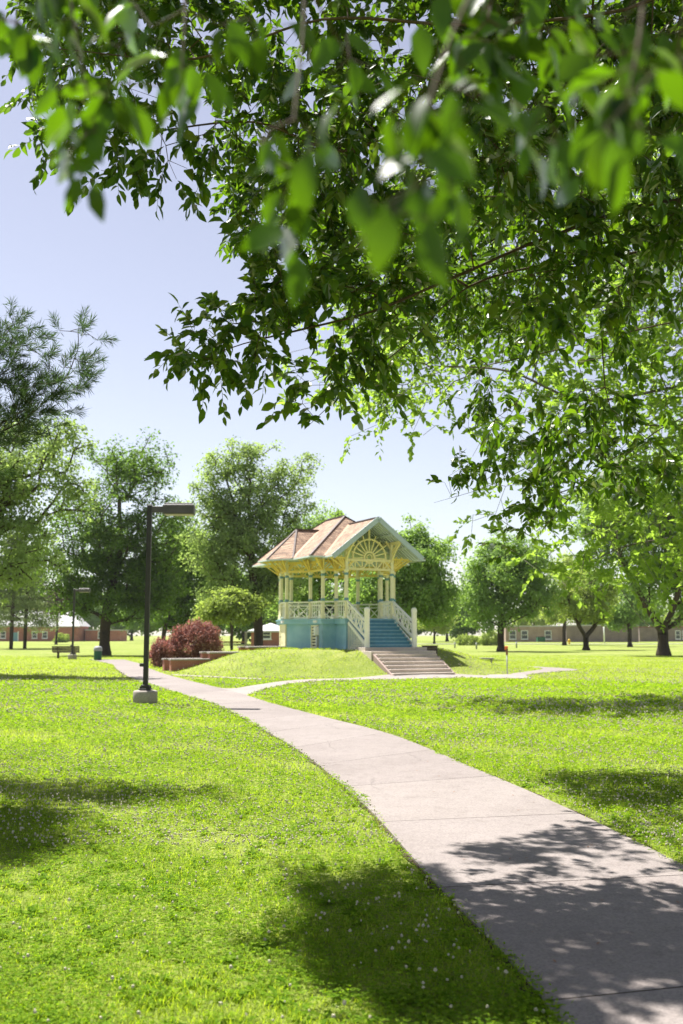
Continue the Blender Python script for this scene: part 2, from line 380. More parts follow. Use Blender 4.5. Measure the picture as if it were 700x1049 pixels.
# ------------------------------------------------------------------ object helpers
def tag(o, label=None, cat=None, group=None, kind=None):
    if label: o['label'] = label
    if cat: o['category'] = cat
    if group: o['group'] = group
    if kind: o['kind'] = kind
    return o
def empty(name, loc, rz=0.0, label=None, cat=None, group=None):
    o = bpy.data.objects.new(name, None)
    o.empty_display_size = 0.3
    COL.objects.link(o); o.location = loc; o.rotation_euler = (0, 0, rz)
    return tag(o, label, cat, group)
def link_mesh(name, me, mats, parent=None):
    for m in (mats if isinstance(mats, (list, tuple)) else [mats]): me.materials.append(m)
    o = bpy.data.objects.new(name, me)
    COL.objects.link(o)
    if parent is not None: o.parent = parent
    return o
def copy_tree(o, parent=None):
    c = o.copy(); COL.objects.link(c); c.parent = parent
    for ch in list(o.children): copy_tree(ch, c)
    return c
def np_mesh(name, verts, polys, mats, parent=None, smooth_=False, mi=None):
    """verts (n,3); polys: list of (m,k) index arrays; mi: list of material indices per poly array"""
    verts = np.ascontiguousarray(np.asarray(verts, np.float32).reshape(-1, 3))
    me = bpy.data.meshes.new(name)
    polys = [np.asarray(p, np.int32) for p in polys]
    nl = sum(p.size for p in polys); npol = sum(len(p) for p in polys)
    me.vertices.add(len(verts)); me.loops.add(nl); me.polygons.add(npol)
    me.vertices.foreach_set('co', verts.ravel())
    me.loops.foreach_set('vertex_index', np.concatenate([p.ravel() for p in polys]))
    tot = np.concatenate([np.full(len(p), p.shape[1], np.int32) for p in polys])
    st = np.concatenate([[0], np.cumsum(tot)[:-1]]).astype(np.int32)
    me.polygons.foreach_set('loop_start', st)
    if mi is not None:
        me.polygons.foreach_set('material_index', np.concatenate([np.full(len(p), k, np.int32) for p, k in zip(polys, mi)]))
    me.polygons.foreach_set('use_smooth', np.full(npol, smooth_))
    me.update(calc_edges=True)
    me.validate()
    return link_mesh(name, me, mats, parent)

class MB:
    def __init__(s): s.v = []; s.f = []; s.m = []; s.sm = []
    def add(s, vs_, fs, mi=0, sm=False):
        b = len(s.v); s.v += [tuple(p) for p in vs_]
        for f in fs:
            s.f.append(tuple(b + i for i in f)); s.m.append(mi); s.sm.append(sm)
    def box(s, c, d, rz=0.0, mi=0, ch=0.0):
        x, y, z = d[0] / 2, d[1] / 2, d[2] / 2
        if ch <= 0:
            P = [(-x, -y, -z), (x, -y, -z), (x, y, -z), (-x, y, -z), (-x, -y, z), (x, -y, z), (x, y, z), (-x, y, z)]
            Fs = [(0, 3, 2, 1), (4, 5, 6, 7), (0, 1, 5, 4), (1, 2, 6, 5), (2, 3, 7, 6), (3, 0, 4, 7)]
        else:
            P = []
            for (k, e) in ((-z, ch), (-z + ch, 0), (z - ch, 0), (z, ch)):
                P += [(-x + e, -y + e, k), (x - e, -y + e, k), (x - e, y - e, k), (-x + e, y - e, k)]
            Fs = [(0, 3, 2, 1), (12, 13, 14, 15)]
            for l in range(3):
                for i in range(4):
                    j = (i + 1) % 4
                    Fs.append((l * 4 + i, l * 4 + j, l * 4 + 4 + j, l * 4 + 4 + i))
        cz, sz = math.cos(rz), math.sin(rz)
        s.add([(c[0] + p[0] * cz - p[1] * sz, c[1] + p[0] * sz + p[1] * cz, c[2] + p[2]) for p in P], Fs, mi)
    def beam(s, a, b, w, h=None, mi=0):
        a, b = Vector(a), Vector(b); h = w if h is None else h
        d = (b - a)
        if d.length < 1e-6: return
        d.normalize()
        up = Vector((0, 0, 1)) if abs(d.z) < 0.98 else Vector((0, 1, 0))
        r = d.cross(up).normalized(); u = r.cross(d).normalized()
        P = []
        for p in (a, b):
            P += [p - r * w / 2 - u * h / 2, p + r * w / 2 - u * h / 2, p + r * w / 2 + u * h / 2, p - r * w / 2 + u * h / 2]
        s.add(P, [(0, 1, 2, 3), (7, 6, 5, 4), (0, 4, 5, 1), (1, 5, 6, 2), (2, 6, 7, 3), (3, 7, 4, 0)], mi)
    def tube(s, pts, rad, n=6, mi=0, cap=True):
        pts = [Vector(p) for p in pts]; b = []
        d0 = None
        for i, p in enumerate(pts):
            d = (pts[min(i + 1, len(pts) - 1)] - pts[max(i - 1, 0)])
            if d.length < 1e-7: d = Vector((0, 0, 1))
            d.normalize()
            up = Vector((0.31, 0.12, 0.94)) if abs(d.z) < 0.9 else Vector((0.95, 0.3, 0.05))
            r = d.cross(up).normalized(); u = r.cross(d)
            R_ = rad[i] if hasattr(rad, '__len__') else rad
            for k in range(n):
                a = 2 * math.pi * k / n
                b.append(p + (r * math.cos(a) + u * math.sin(a)) * R_)
        fs = []
        for i in range(len(pts) - 1):
            for k in range(n):
                j = (k + 1) % n
                fs.append((i * n + k, i * n + j, (i + 1) * n + j, (i + 1) * n + k))
        if cap:
            fs.append(tuple(reversed(range(n)))); fs.append(tuple((len(pts) - 1) * n + k for k in range(n)))
        s.add(b, fs, mi, True)
    def lathe(s, c, prof, n=16, mi=0, sm=True):
        P = []
        for (r, z) in prof:
            for k in range(n):
                a = 2 * math.pi * k / n
                P.append((c[0] + r * math.cos(a), c[1] + r * math.sin(a), c[2] + z))
        fs = []
        for i in range(len(prof) - 1):
            for k in range(n):
                j = (k + 1) % n
                fs.append((i * n + k, i * n + j, (i + 1) * n + j, (i + 1) * n + k))
        fs.append(tuple(reversed(range(n)))); fs.append(tuple((len(prof) - 1) * n + k for k in range(n)))
        s.add(P, fs, mi, sm)
    def prism(s, poly, z0, z1, mi=0):
        n = len(poly)
        P = [(p[0], p[1], z0) for p in poly] + [(p[0], p[1], z1) for p in poly]
        fs = [tuple(reversed(range(n))), tuple(range(n, 2 * n))]
        for i in range(n):
            j = (i + 1) % n
            fs.append((i, j, n + j, n + i))
        s.add(P, fs, mi)
    def build(s, name, mats, parent=None):
        me = bpy.data.meshes.new(name)
        me.from_pydata(s.v, [], s.f); me.validate(); 
        if len(me.polygons) == len(s.m):
            me.polygons.foreach_set('material_index', s.m)
            me.polygons.foreach_set('use_smooth', s.sm)
        me.update()
        return link_mesh(name, me, mats, parent)

# ------------------------------------------------------------------ ground
def axis(*segs):
    out = []
    for a, b, st in segs: out.append(np.arange(a, b, st))
    return np.concatenate(out + [[segs[-1][1]]])
xs = axis((-1450, -400, 150), (-400, -60, 20), (-60, -16, 2), (-16, 16, 0.5), (16, 60, 2), (60, 400, 20), (400, 1450, 150))
ys = axis((-300, -20, 20), (-20, 40, 2), (40, 72, 0.5), (72, 140, 4), (140, 600, 30), (600, 1720, 160))
XX, YY = np.meshgrid(xs, ys)
ZZ = ground_z(XX, YY)
nx, ny = len(xs), len(ys)
idx = np.arange(nx * ny).reshape(ny, nx)
q = np.stack([idx[:-1, :-1], idx[:-1, 1:], idx[1:, 1:], idx[1:, :-1]], -1).reshape(-1, 4)
tag(np_mesh('lawn_ground', np.stack([XX, YY, ZZ], -1).reshape(-1, 3), [q], M['lawn'], None, True), 'mown lawn with a low mound', None, None, 'structure')

def catmull(pts, n=8):
    pts = [np.array(p, float) for p in pts]
    out = []
    P = [2 * pts[0] - pts[1]] + pts + [2 * pts[-1] - pts[-2]]
    for i in range(1, len(P) - 2):
        for k in range(n):
            t = k / n
            a, b, c, d = P[i - 1], P[i], P[i + 1], P[i + 2]
            out.append(0.5 * ((2 * b) + (c - a) * t + (2 * a - 5 * b + 4 * c - d) * t * t + (3 * b - a - 3 * c + d) * t ** 3))
    out.append(pts[-1])
    return np.array(out)

PATH_POLYS = []
def ribbon(name, pairs, mat, lift, joint=None, n=8, label=None):
    L = catmull([gp(*a).to_tuple()[:2] for a, b in pairs], n)
    Rr = catmull([gp(*b).to_tuple()[:2] for a, b in pairs], n)
    PATH_POLYS.append(np.concatenate([L, Rr[::-1]]))
    K = len(L)
    t = np.linspace(0, 1, 5)
    mb_v, quads = [], []
    mid = (L + Rr) / 2
    s = np.concatenate([[0], np.cumsum(np.hypot(*np.diff(mid, axis=0).T))])
    def cross(i_f):
        i = min(int(i_f), K - 2); f = i_f - i
        return L[i] * (1 - f) + L[i + 1] * f, Rr[i] * (1 - f) + Rr[i + 1] * f
    cuts = [s[0]] + ([j for j in joint if s[0] < j < s[-1]] if joint is not None else []) + [s[-1]]
    vv, qq = [], []
    for a, b in zip(cuts[:-1], cuts[1:]):
        g = 0.007 if joint is not None else 0
        ss = np.unique(np.concatenate([[a + g], s[(s > a + g + 0.02) & (s < b - g - 0.02)], [b - g]]))
        base = len(vv)
        for q_ in ss:
            l, r = cross(np.interp(q_, s, np.arange(K)))
            for k in t:
                p = l * (1 - k) + r * k
                vv.append((p[0], p[1], gz(p[0], p[1]) + lift))
        for i in range(len(ss) - 1):
            for k in range(4):
                o = base + i * 5 + k
                qq.append((o, o + 1, o + 6, o + 5))
        # slab edge skirts
        for i in range(len(ss) - 1):
            for k, sg in ((0, 1), (4, -1)):
                o = base + i * 5 + k; p0, p1 = vv[o], vv[o + 5]
                m = len(vv)
                vv.append((p0[0], p0[1], p0[2] - 0.06)); vv.append((p1[0], p1[1], p1[2] - 0.06))
                qq.append((o, o + 5, m + 1, m) if sg > 0 else (o + 5, o, m, m + 1))
    o = np_mesh(name, np.array(vv), [np.array(qq)], mat)
    tag(o, label, None, None, 'structure')
    return L, Rr, s
MAIN = [((640, 1150), (1150, 1085)), ((570, 1047), (920, 1012)), ((515, 980), (800, 948)), ((440, 901), (700, 889)), ((382, 835), (572, 826)),
        ((345, 801), (487, 789)), ((306, 770), (402, 754)), ((260, 743), (330, 734.5)), ((226, 724.5), (280, 721)), ((194, 714), (243, 709.5)),
        ((168, 706), (215, 702.5)), ((146, 698.5), (188, 696)), ((128, 691.5), (163, 689.5)), ((118, 685.5), (150, 684.5)), ((114, 680.5), (145, 680)), ((92, 675.5), (128, 676))]
mL, mR, mS = ribbon('concrete_path', MAIN, M['path'], 0.028, joint=None, label='pinkish concrete path curving across the lawn')
# joints where the photograph shows them, then one every 2.6 m
def s_of_depth(Y):
    mid = (mL + mR) / 2
    return float(np.interp(Y, mid[:, 1], mS))
bpy.data.objects.remove(bpy.data.objects['concrete_path']); PATH_POLYS.clear()
js = [s_of_depth(y) for y in (5.95, 8.35, 11.15)]
while js[-1] < mS[-1]: js.append(js[-1] + 2.75)
mL, mR, mS = ribbon('concrete_path', MAIN, M['path'], 0.028, joint=js, label='pinkish concrete path curving across the lawn')
for o_ in [bpy.data.objects['concrete_path']]: pass
PATH_POLYS_N = len(PATH_POLYS)
dLR = unit_xy = (mL - mR) / (np.linalg.norm(mL - mR, axis=1, keepdims=True) + 1e-9)
wob = .045 + .03 * np.sin(np.arange(len(mL)) * 1.7)[:, None]
mL, mR = mL + dLR * wob, mR - dLR * wob
soilv = np.concatenate([np.c_[mL, [gz(*p) + 0.012 for p in mL]], np.c_[mR, [gz(*p) + 0.012 for p in mR]]])
K = len(mL)
tag(np_mesh('path_bed', soilv, [np.array([(i, K + i, K + i + 1, i + 1) for i in range(K - 1)])], M['soil']), 'dark soil under the path joints', None, None, 'structure')
BR = [((226, 715), (214, 703)), ((251, 713), (236, 705.5)), ((270, 707), (262, 702.6)), ((309, 701), (308, 697.4)), ((368, 697.7), (362, 695)), ((440, 695.8), (432, 693.4)), ((500, 695), (500, 692.2))]
ribbon('side_path', BR, M['pathpale'], 0.022, n=6, label='narrow pale path branching to the steps')
PAD = [((494, 696), (500, 691.8)), ((520, 696), (520, 691)), ((545, 695.2), (537, 690.6))]
ribbon('concrete_pad', PAD, M['pathpale'], 0.032, n=3, label='pale concrete pad beside the steps')
END = [((526, 692.6), (524, 690.4)), ((558, 690), (548, 687.8)), ((592, 687.2), (556, 686.2)), ((578, 685), (552, 684.6)), ((548, 683.2), (540, 683.4))]
ribbon('worn_path', END, M['path'], 0.026, n=5, label='worn path end curving behind the mound')
THIN = [((177, 692.6), (177, 691.6)), ((215, 694.6), (216, 693.6)), ((268, 697.4), (268, 696.4))]
ribbon('kerb_strip', THIN, M['pathpale'], 0.03, n=4, label='thin pale edging strip at the mound foot')
# far service road
rd = MB(); rd.prism([(10, 206), (120, 210), (120, 216), (10, 212)], -0.05, 0.07)
tag(rd.build('road', M['asphalt']), 'pale service road beyond the lawn', None, None, 'structure')

def in_poly(x, y, poly):
    ins = np.zeros(len(x), bool)
    n = len(poly); j = n - 1
    for i in range(n):
        xi, yi = poly[i]; xj, yj = poly[j]
        c = ((yi > y) != (yj > y)) & (x < (xj - xi) * (y - yi) / (yj - yi + 1e-12) + xi)
        ins ^= c; j = i
    return ins

# ------------------------------------------------------------------ skeletons, leaves
def unit(a): return a / (np.linalg.norm(a, axis=-1, keepdims=True) + 1e-9)
LEAF_T = [(0.0, 0.0), (0.28, 0.85), (0.62, 0.92), (0.85, 0.45), (1.0, 0.0)]
def leaf_cards(base, d, nrm, L, W, droop=0.25, fold=0.18, simple=False):
    """returns verts, polys for N leaves"""
    n = len(base)
    d = unit(d); side = unit(np.cross(d, nrm)); up = np.cross(side, d)
    L = np.broadcast_to(np.asarray(L, float), (n,))[:, None]; W = np.broadcast_to(np.asarray(W, float), (n,))[:, None]
    if simple:
        m = base + d * L * 0.5
        V = np.stack([base, m + side * W * 0.5 + up * W * fold, base + d * L - up * L * droop * 0.5, m - side * W * 0.5 + up * W * fold], 1)
        k = np.arange(n)[:, None] * 4
        return V.reshape(-1, 3), [k + np.array([[0, 1, 2, 3]])]
    st = LEAF_T[1:-1]
    vs_ = [base]
    for (t, w) in st:
        c = base + d * L * t - up * L * droop * t * t
        vs_ += [c - side * W * 0.5 * w + up * W * fold * w, c, c + side * W * 0.5 * w + up * W * fold * w]
    vs_.append(base + d * L - up * L * droop)
    V = np.stack(vs_, 1); c = V.shape[1]
    k = np.arange(n)[:, None] * c
    tris = [k + np.array([[0, 2, 1]]), k + np.array([[0, 3, 2]])]
    quads = []
    for i in range(len(st) - 1):
        o = 1 + 3 * i
        quads += [k + np.array([[o, o + 1, o + 4, o + 3]]), k + np.array([[o + 1, o + 2, o + 5, o + 4]])]
    o = 1 + 3 * (len(st) - 1)
    tris += [k + np.array([[o, o + 1, c - 1]]), k + np.array([[o + 1, o + 2, c - 1]])]
    return V.reshape(-1, 3), [np.concatenate(tris), np.concatenate(quads)]

class Skel:
    """a branch network; every added target hangs on the node that is cheapest to reach"""
    def __init__(s): s.p = []; s.par = []; s.len = []
    def node(s, p, par):
        s.p.append(np.array(p, float)); s.par.append(par)
        s.len.append(0 if par < 0 else s.len[par] + np.linalg.norm(s.p[-1] - s.p[par]))
        return len(s.p) - 1
    def limb(s, pts, start=-1, step=0.5):
        c = catmull(pts, 6); last = start
        if start < 0: last = s.node(c[0], -1); c = c[1:]
        for p in c:
            if np.linalg.norm(p - s.p[last]) > step * 0.5: last = s.node(p, last)
        return last
    def attach(s, targets, wl=0.25, sub=0.6, sag=0.0, minr=0, jit=0.08):
        ends = []
        arr = np.array(s.p); ln = np.array(s.len)
        d0 = np.array([np.min(np.linalg.norm(arr[minr:] - t, axis=1)) for t in targets])
        for i in np.argsort(d0):
            t = targets[i]
            dist = np.linalg.norm(arr - t, axis=1)
            cost = dist + wl * ln
            cost[:minr] += 1e3
            j = int(np.argmin(cost)); a = arr[j]
            L = dist[j]; k = max(1, int(L / sub)); last = j; new = []
            for q_ in range(1, k + 1):
                f = q_ / k
                p = a * (1 - f) + t * f
                if q_ < k:
                    p = p + rng.normal(0, jit * L / 3, 3); p[2] += sag * L * math.sin(math.pi * f)
                last = s.node(p, last); new.append(last)
            arr = np.concatenate([arr, np.array([s.p[x] for x in new])]); ln = np.concatenate([ln, [s.len[x] for x in new]])
            ends.append((i, last))
        return dict(ends)
    def radii(s, tip, power=0.45, minr=None):
        cnt = np.zeros(len(s.p)); ch = np.zeros(len(s.p), int)
        for x in s.par:
            if x >= 0: ch[x] += 1
        for i in range(len(s.p) - 1, -1, -1):
            if ch[i] == 0: cnt[i] += 1
            if s.par[i] >= 0: cnt[s.par[i]] += cnt[i]
        return tip * cnt ** power
    def mesh(s, rad, n=5, big=None, rmin=0.0, sel=None):
        P = np.array(s.p); par = np.array(s.par)
        k = np.where(par >= 0)[0]
        if sel is not None: k = k[sel[k]]
        k = k[rad[k] >= rmin]
        a, b = P[par[k]], P[k]
        ra, rb = np.minimum(rad[par[k]], rad[k] * 1.35), rad[k]
        d = unit(b - a); up = np.where(np.abs(d[:, 2:3]) < 0.9, np.array([[0, 0, 1.0]]), np.array([[1.0, 0, 0]]))
        r = unit(np.cross(d, up)); u = np.cross(r, d)
        b = b + d * rb[:, None] * 0.35
        ang = 2 * np.pi * np.arange(n) / n
        ring = r[:, None] * np.cos(ang)[None, :, None] + u[:, None] * np.sin(ang)[None, :, None]
        V = np.concatenate([a[:, None] + ring * ra[:, None, None], b[:, None] + ring * rb[:, None, None]], 1)
        base = np.arange(len(k))[:, None] * 2 * n
        qs = [base + np.array([[i, (i + 1) % n, n + (i + 1) % n, n + i]]) for i in range(n)]
        return V.reshape(-1, 3), [np.concatenate(qs)]

def merge(parts):
    vs_, out, b = [], {}, 0
    for V, polys in parts:
        for p in polys: out.setdefault(p.shape[1], []).append(p + b)
        vs_.append(V); b += len(V)
    return np.concatenate(vs_), [np.concatenate(v) for v in out.values()]

# ------------------------------------------------------------------ park trees
def in_lobes(lobes, n, shell=0.55, boughs=True):
    vol = np.array([l[1][0] * l[1][1] * l[1][2] for l in lobes]) ** 0.75
    pick = rng.choice(len(lobes), n, p=vol / vol.sum())
    C = np.array([l[0] for l in lobes])[pick]; S = np.array([l[1] for l in lobes])[pick]
    d = unit(rng.normal(size=(n, 3)))
    r = (shell ** 3 + (1 - shell ** 3) * rng.random(n)) ** (1 / 3)
    r *= 1 + 0.10 * rng.normal(size=n)
    P = C + d * r[:, None] * S
    if not boughs: return P
    m = max(6, n // 5)                          # boughs: clumps gather round a smaller number of centres
    w = rng.integers(0, m, n)
    near = P[:m][w]; sz = S[:m][w]
    return near * .84 + P * .16 + rng.normal(0, .18, (n, 3)) * sz * [1, 1, .62]
def park_tree(name, label, cat, base, lobes, mat, bark, n_clump, per, leaf, clump_r, trunk_r, fork=0.3, stems=1, group=None, lean=(0, 0), squash=0.7, shell=0.5, upb=0.6):
    base = Vector(base)
    top = max(l[0][2] + l[1][2] for l in lobes)
    cen = np.mean([l[0] for l in lobes], axis=0)
    root = empty(name, base, 0, label, cat, group)
    b0 = np.array(base)
    T = in_lobes(lobes, n_clump, shell)
    sk = Skel()
    h = top - base.z
    axis_top = np.array([cen[0] * 0.8 + b0[0] * 0.2 + lean[0], cen[1] * 0.8 + b0[1] * 0.2 + lean[1], base.z + h * 0.72])
    if stems == 1:
        sk.limb([b0 - [0, 0, 0.3], b0 + [0, 0, h * 0.12], b0 * 0.75 + axis_top * 0.25 + [0, 0, h * 0.08], b0 * 0.4 + axis_top * 0.6 + rng.normal(0, 0.02 * h, 3), axis_top], step=h / 40)
        first = max(2, int(len(sk.p) * fork))
    else:
        r0 = sk.limb([b0 - [0, 0, 0.3], b0 + [0, 0, h * 0.05], b0 + [0, 0, h * fork * 0.5]], step=h / 60)
        first = r0
        for i in range(stems):
            a = 2 * math.pi * i / stems + 0.4
            tgt = cen + np.array([math.cos(a) * h * 0.30, math.sin(a) * h * 0.2, h * 0.12 * rng.normal()])
            sk.limb([sk.p[r0], sk.p[r0] * 0.6 + tgt * 0.4 + [0, 0, -h * 0.05], tgt], start=r0, step=h / 40)
    sk.attach(T, wl=0.35, sub=h / 22, minr=first, sag=0.05)
    rad = sk.radii(1.0, 0.46)
    rad = rad / rad[0] * trunk_r * .68
    rad = np.maximum(rad, 0.012)
    P = np.array(sk.p)
    fl = np.clip(1 - (P[:, 2] - base.z) / (h * 0.06), 0, 1) ** 2
    rad = rad * (1 + 0.5 * fl)
    V, polys = sk.mesh(rad, n=7, rmin=0.02)
    np_mesh('trunk', V - b0, polys, bark, root, True)
    # leaf clumps
    n = n_clump * per
    w = np.repeat(np.arange(n_clump), per)
    size = clump_r * (0.6 + 0.8 * rng.random(n_clump))
    off = unit(rng.normal(size=(n, 3))) * (rng.random(n) ** 0.45)[:, None] * size[w][:, None]
    off[:, 2] *= squash
    pos = T[w] + off
    out = unit(off + 0.35 * (T[w] - cen))
    nr = unit(out * 0.7 + np.array([0, 0, upb]) + rng.normal(0, 0.55, (n, 3)))
    d = unit(np.cross(nr, rng.normal(size=(n, 3))) + np.array([0, 0, -0.35]))
    Ls = leaf * (0.65 + 0.7 * rng.random(n))
    V, polys = leaf_cards(pos - b0, d, nr, Ls, Ls * 0.72, 0.2, 0.12, True)
    np_mesh('crown', V, polys, mat, root)
    return root
def lob(items, Y, dep=0.8, grow=1.1):
    out = []
    for it in items:
        px, py, rx, ry = it[:4]; dy = it[4] if len(it) > 4 else 0
        c = at(px, py, Y + dy); k = (Y + dy) / F
        out.append((np.array(c), np.array([rx * k, (rx + ry) / 2 * k * dep, ry * k]) * grow))
    return out
def base_at(px, Y):
    p = at(px, 650, Y)
    return Vector((p.x, Y, gz(p.x, Y)))

park_tree('maple_tree', 'large dark green maple with a forked trunk behind the green litter bin', 'tree', base_at(108, 97),
          lob([(122, 515, 62, 58), (90, 560, 42, 55), (163, 545, 32, 66), (115, 600, 62, 42), (150, 480, 38, 26), (75, 610, 30, 35), (172, 600, 22, 40), (115, 625, 56, 16), (70, 630, 26, 14), (160, 630, 30, 14)], 97),
          M['mapleleaf'], M['bark'], 640, 72, 0.27, 1.1, 0.75, fork=0.16)
park_tree('ash_tree', 'tall light green tree with dark spreading limbs at the left edge of the lawn', 'tree', base_at(-62, 50),
          lob([(10, 478, 62, 55), (72, 455, 30, 34), (62, 520, 48, 48), (-45, 500, 70, 80), (20, 560, 65, 40), (85, 500, 18, 30), (-20, 590, 60, 25)], 50),
          M['paleleaf'], M['bark'], 460, 75, 0.17, 0.75, 0.5, fork=0.2, shell=0.35)
park_tree('sycamore_tree', 'tall airy tree with visible dark limbs rising behind the left side of the gazebo', 'tree', base_at(265, 80),
          lob([(255, 478, 46, 32), (305, 476, 26, 22), (228, 508, 32, 32), (290, 515, 38, 32), (212, 560, 30, 36), (250, 560, 42, 40), (290, 570, 32, 40), (232, 615, 34, 24), (210, 610, 26, 30), (285, 612, 34, 30), (255, 628, 30, 14), (205, 632, 24, 12)], 80),
          M['paleleaf'], M['bark'], 760, 62, 0.21, 0.8, 0.55, fork=0.14, shell=0.3)
park_tree('dark_tree', 'dark green tree standing behind the red shrubs', 'tree', base_at(168, 118),
          lob([(182, 575, 30, 45), (208, 600, 34, 42), (165, 610, 28, 34), (200, 560, 22, 30), (190, 630, 36, 18)], 118),
          M['mapleleaf'], M['bark'], 420, 70, 0.30, 1.2, 0.4, fork=0.2)
park_tree('slender_tree', 'mid green tree whose top shows just above the gazebo roof', 'tree', base_at(332, 100),
          lob([(330, 540, 26, 34), (345, 575, 30, 35), (312, 570, 26, 40), (300, 610, 28, 30), (335, 610, 34, 30)], 100),
          M['freshleaf'], M['bark'], 300, 70, 0.27, 1.0, 0.4, fork=0.2)
park_tree('maple_tree', 'rounded bright green tree directly behind the gable end of the gazebo', 'tree', base_at(407, 82),
          lob([(424, 580, 34, 40), (442, 605, 24, 34), (400, 600, 36, 40), (372, 605, 24, 32), (425, 556, 18, 18)], 82),
          M['freshleaf'], M['bark'], 560, 76, 0.24, 0.9, 0.4, fork=0.16)
park_tree('linden_tree', 'oval mid green tree on a straight trunk to the right of the concrete steps', 'tree', base_at(513, 120),
          lob([(510, 585, 36, 42), (540, 602, 32, 40), (490, 605, 22, 38), (517, 562, 24, 20), (520, 628, 46, 16)], 120),
          M['freshleaf'], M['bark'], 420, 75, 0.33, 1.25, 0.6, fork=0.16)
park_tree('small_tree', 'small yellow green tree with a short leaning trunk in front of the shaded brown brick wall', 'tree', base_at(600, 130),
          lob([(600, 620, 28, 22), (585, 602, 22, 24), (616, 612, 18, 24)], 130), M['limeleaf'], M['bark'], 170, 75, 0.33, 1.2, 0.55, fork=0.3, stems=2)
park_tree('small_tree', 'small fresh green tree on a thin trunk left of the big many-stemmed tree', 'tree', base_at(645, 165),
          lob([(645, 618, 20, 24), (655, 628, 18, 14), (634, 628, 16, 14)], 165), M['freshleaf'], M['bark'], 130, 70, 0.42, 1.5, 0.5, fork=0.25)
park_tree('tall_tree', 'yellow green feathery tree behind the small trees by the brick wall', 'tree', base_at(578, 190),
          lob([(582, 600, 22, 34), (576, 620, 24, 22), (590, 580, 12, 20)], 190), M['limeleaf'], M['bark'], 150, 70, 0.48, 1.8, 0.5, fork=0.25)
park_tree('oak_tree', 'big dark tree splitting into several stems near the right edge', 'tree', base_at(679, 97),
          lob([(700, 600, 34, 42), (640, 565, 38, 40), (606, 548, 24, 34), (660, 600, 20, 24), (650, 520, 46, 32), (705, 515, 44, 36), (735, 570, 40, 60), (690, 560, 30, 30), (640, 500, 40, 34), (700, 470, 44, 44), (610, 520, 26, 26)], 97),
          M['freshleaf'], M['bark'], 900, 66, 0.27, 1.1, 0.75, fork=0.2, stems=4)

park_tree('young_tree', 'young lime green tree with low foliage beside the grey rails', 'tree', base_at(238, 74),
          lob([(234, 618, 24, 16), (248, 626, 16, 14), (222, 628, 14, 12)], 74), M['limeleaf'], M['bark'], 130, 80, 0.22, .6, 0.16, fork=.35)
# conifers at left
def conifer(label, px, Y, hpx, wpx, name='larch_tree', mat='conifer', group=None):
    b = base_at(px, Y); b0 = np.array(b); k = Y / F
    h = at(px, hpx, Y).z - b.z; w = wpx * k
    root = empty(name, b, 0, label, 'tree', group)
    sk = Skel(); sk.limb([b0 - [0, 0, .3], b0 + [0, 0, h * .3], b0 + [0.1, 0, h * .7], b0 + [0, 0, h]], step=h / 40)
    nn = 210
    z = rng.random(nn) ** 0.8; a = rng.random(nn) * 2 * np.pi
    r = w * (1 - z) ** 0.75 * (0.35 + 0.65 * rng.random(nn) ** 0.5)
    T = np.stack([b0[0] + r * np.cos(a), b0[1] + r * np.sin(a), b0[2] + h * (0.20 + 0.8 * z) - 0.12 * r], 1)
    sk.attach(T, wl=0.0, sub=h / 12, minr=6, sag=0.08)
    rad = sk.radii(1, .5); rad = np.maximum(rad / rad[0] * 0.26, .012)
    V, p = sk.mesh(rad, 6); np_mesh('trunk', V - b0, p, M['bark'], root, True)
    per = 90; n = nn * per; wi = np.repeat(np.arange(nn), per)
    off = rng.normal(0, 1, (n, 3)) * np.array([.7, .7, .22]) * (w * .16)
    pos = T[wi] + off
    d = unit(off * [1, 1, .2] + rng.normal(0, .3, (n, 3)) + [0, 0, -.3]); nr = unit(rng.normal(0, .6, (n, 3)) + [0, 0, .8])
    V, p = leaf_cards(pos - b0, d, nr, 0.32 * (0.6 + rng.random(n) * .8), 0.14, .2, .1, True)
    np_mesh('crown', V, p, M[mat], root)
    return root
conifer('feathery grey green conifer on a thin dark trunk at the far left edge', 12, 138, 545, 34)
conifer('feathery conifer with a forked trunk beside the brick school-like building', 26, 146, 560, 34)
park_tree('plum_tree', 'small purple leaved tree in front of the grey roofed brick building', 'tree', base_at(58, 200),
          lob([(58, 620, 16, 16), (66, 610, 12, 12)], 200), M['plum'], M['bark'], 90, 60, 0.45, 1.5, 0.35, fork=0.3)

# trees far beyond the park: one kind, copied
proto_b = Vector((30, 255, 0))
far_a = park_tree('far_tree', 'far tree', 'tree', proto_b, [(np.array([30, 255, 8.0]), np.array([6, 5, 5.5])), (np.array([33, 254, 6.0]), np.array([4, 4, 4])), (np.array([27, 256, 6.5]), np.array([4, 4, 4.2]))],
                  M['freshleaf'], M['bark'], 170, 55, 0.62, 1.8, 0.45, fork=0.2, group='trees along the far edge of the park')
far_b = park_tree('far_tree', 'far tree', 'tree', proto_b, [(np.array([30, 255, 6.0]), np.array([5, 5, 3.4])), (np.array([33, 256, 8.0]), np.array([3, 3, 4]))],
                  M['limeleaf'], M['bark'], 130, 55, 0.6, 1.7, 0.4, fork=0.25, group='trees along the far edge of the park')
far_c = park_tree('far_tree', 'far tree', 'tree', proto_b, [(np.array([30, 255, 7.5]), np.array([7, 6, 5.5])), (np.array([26, 255, 5.5]), np.array([5, 4, 4])), (np.array([35, 255, 5.5]), np.array([5, 4, 4]))],
                  M['mapleleaf'], M['bark'], 190, 55, 0.62, 1.9, 0.5, fork=0.15, group='trees along the far edge of the park')
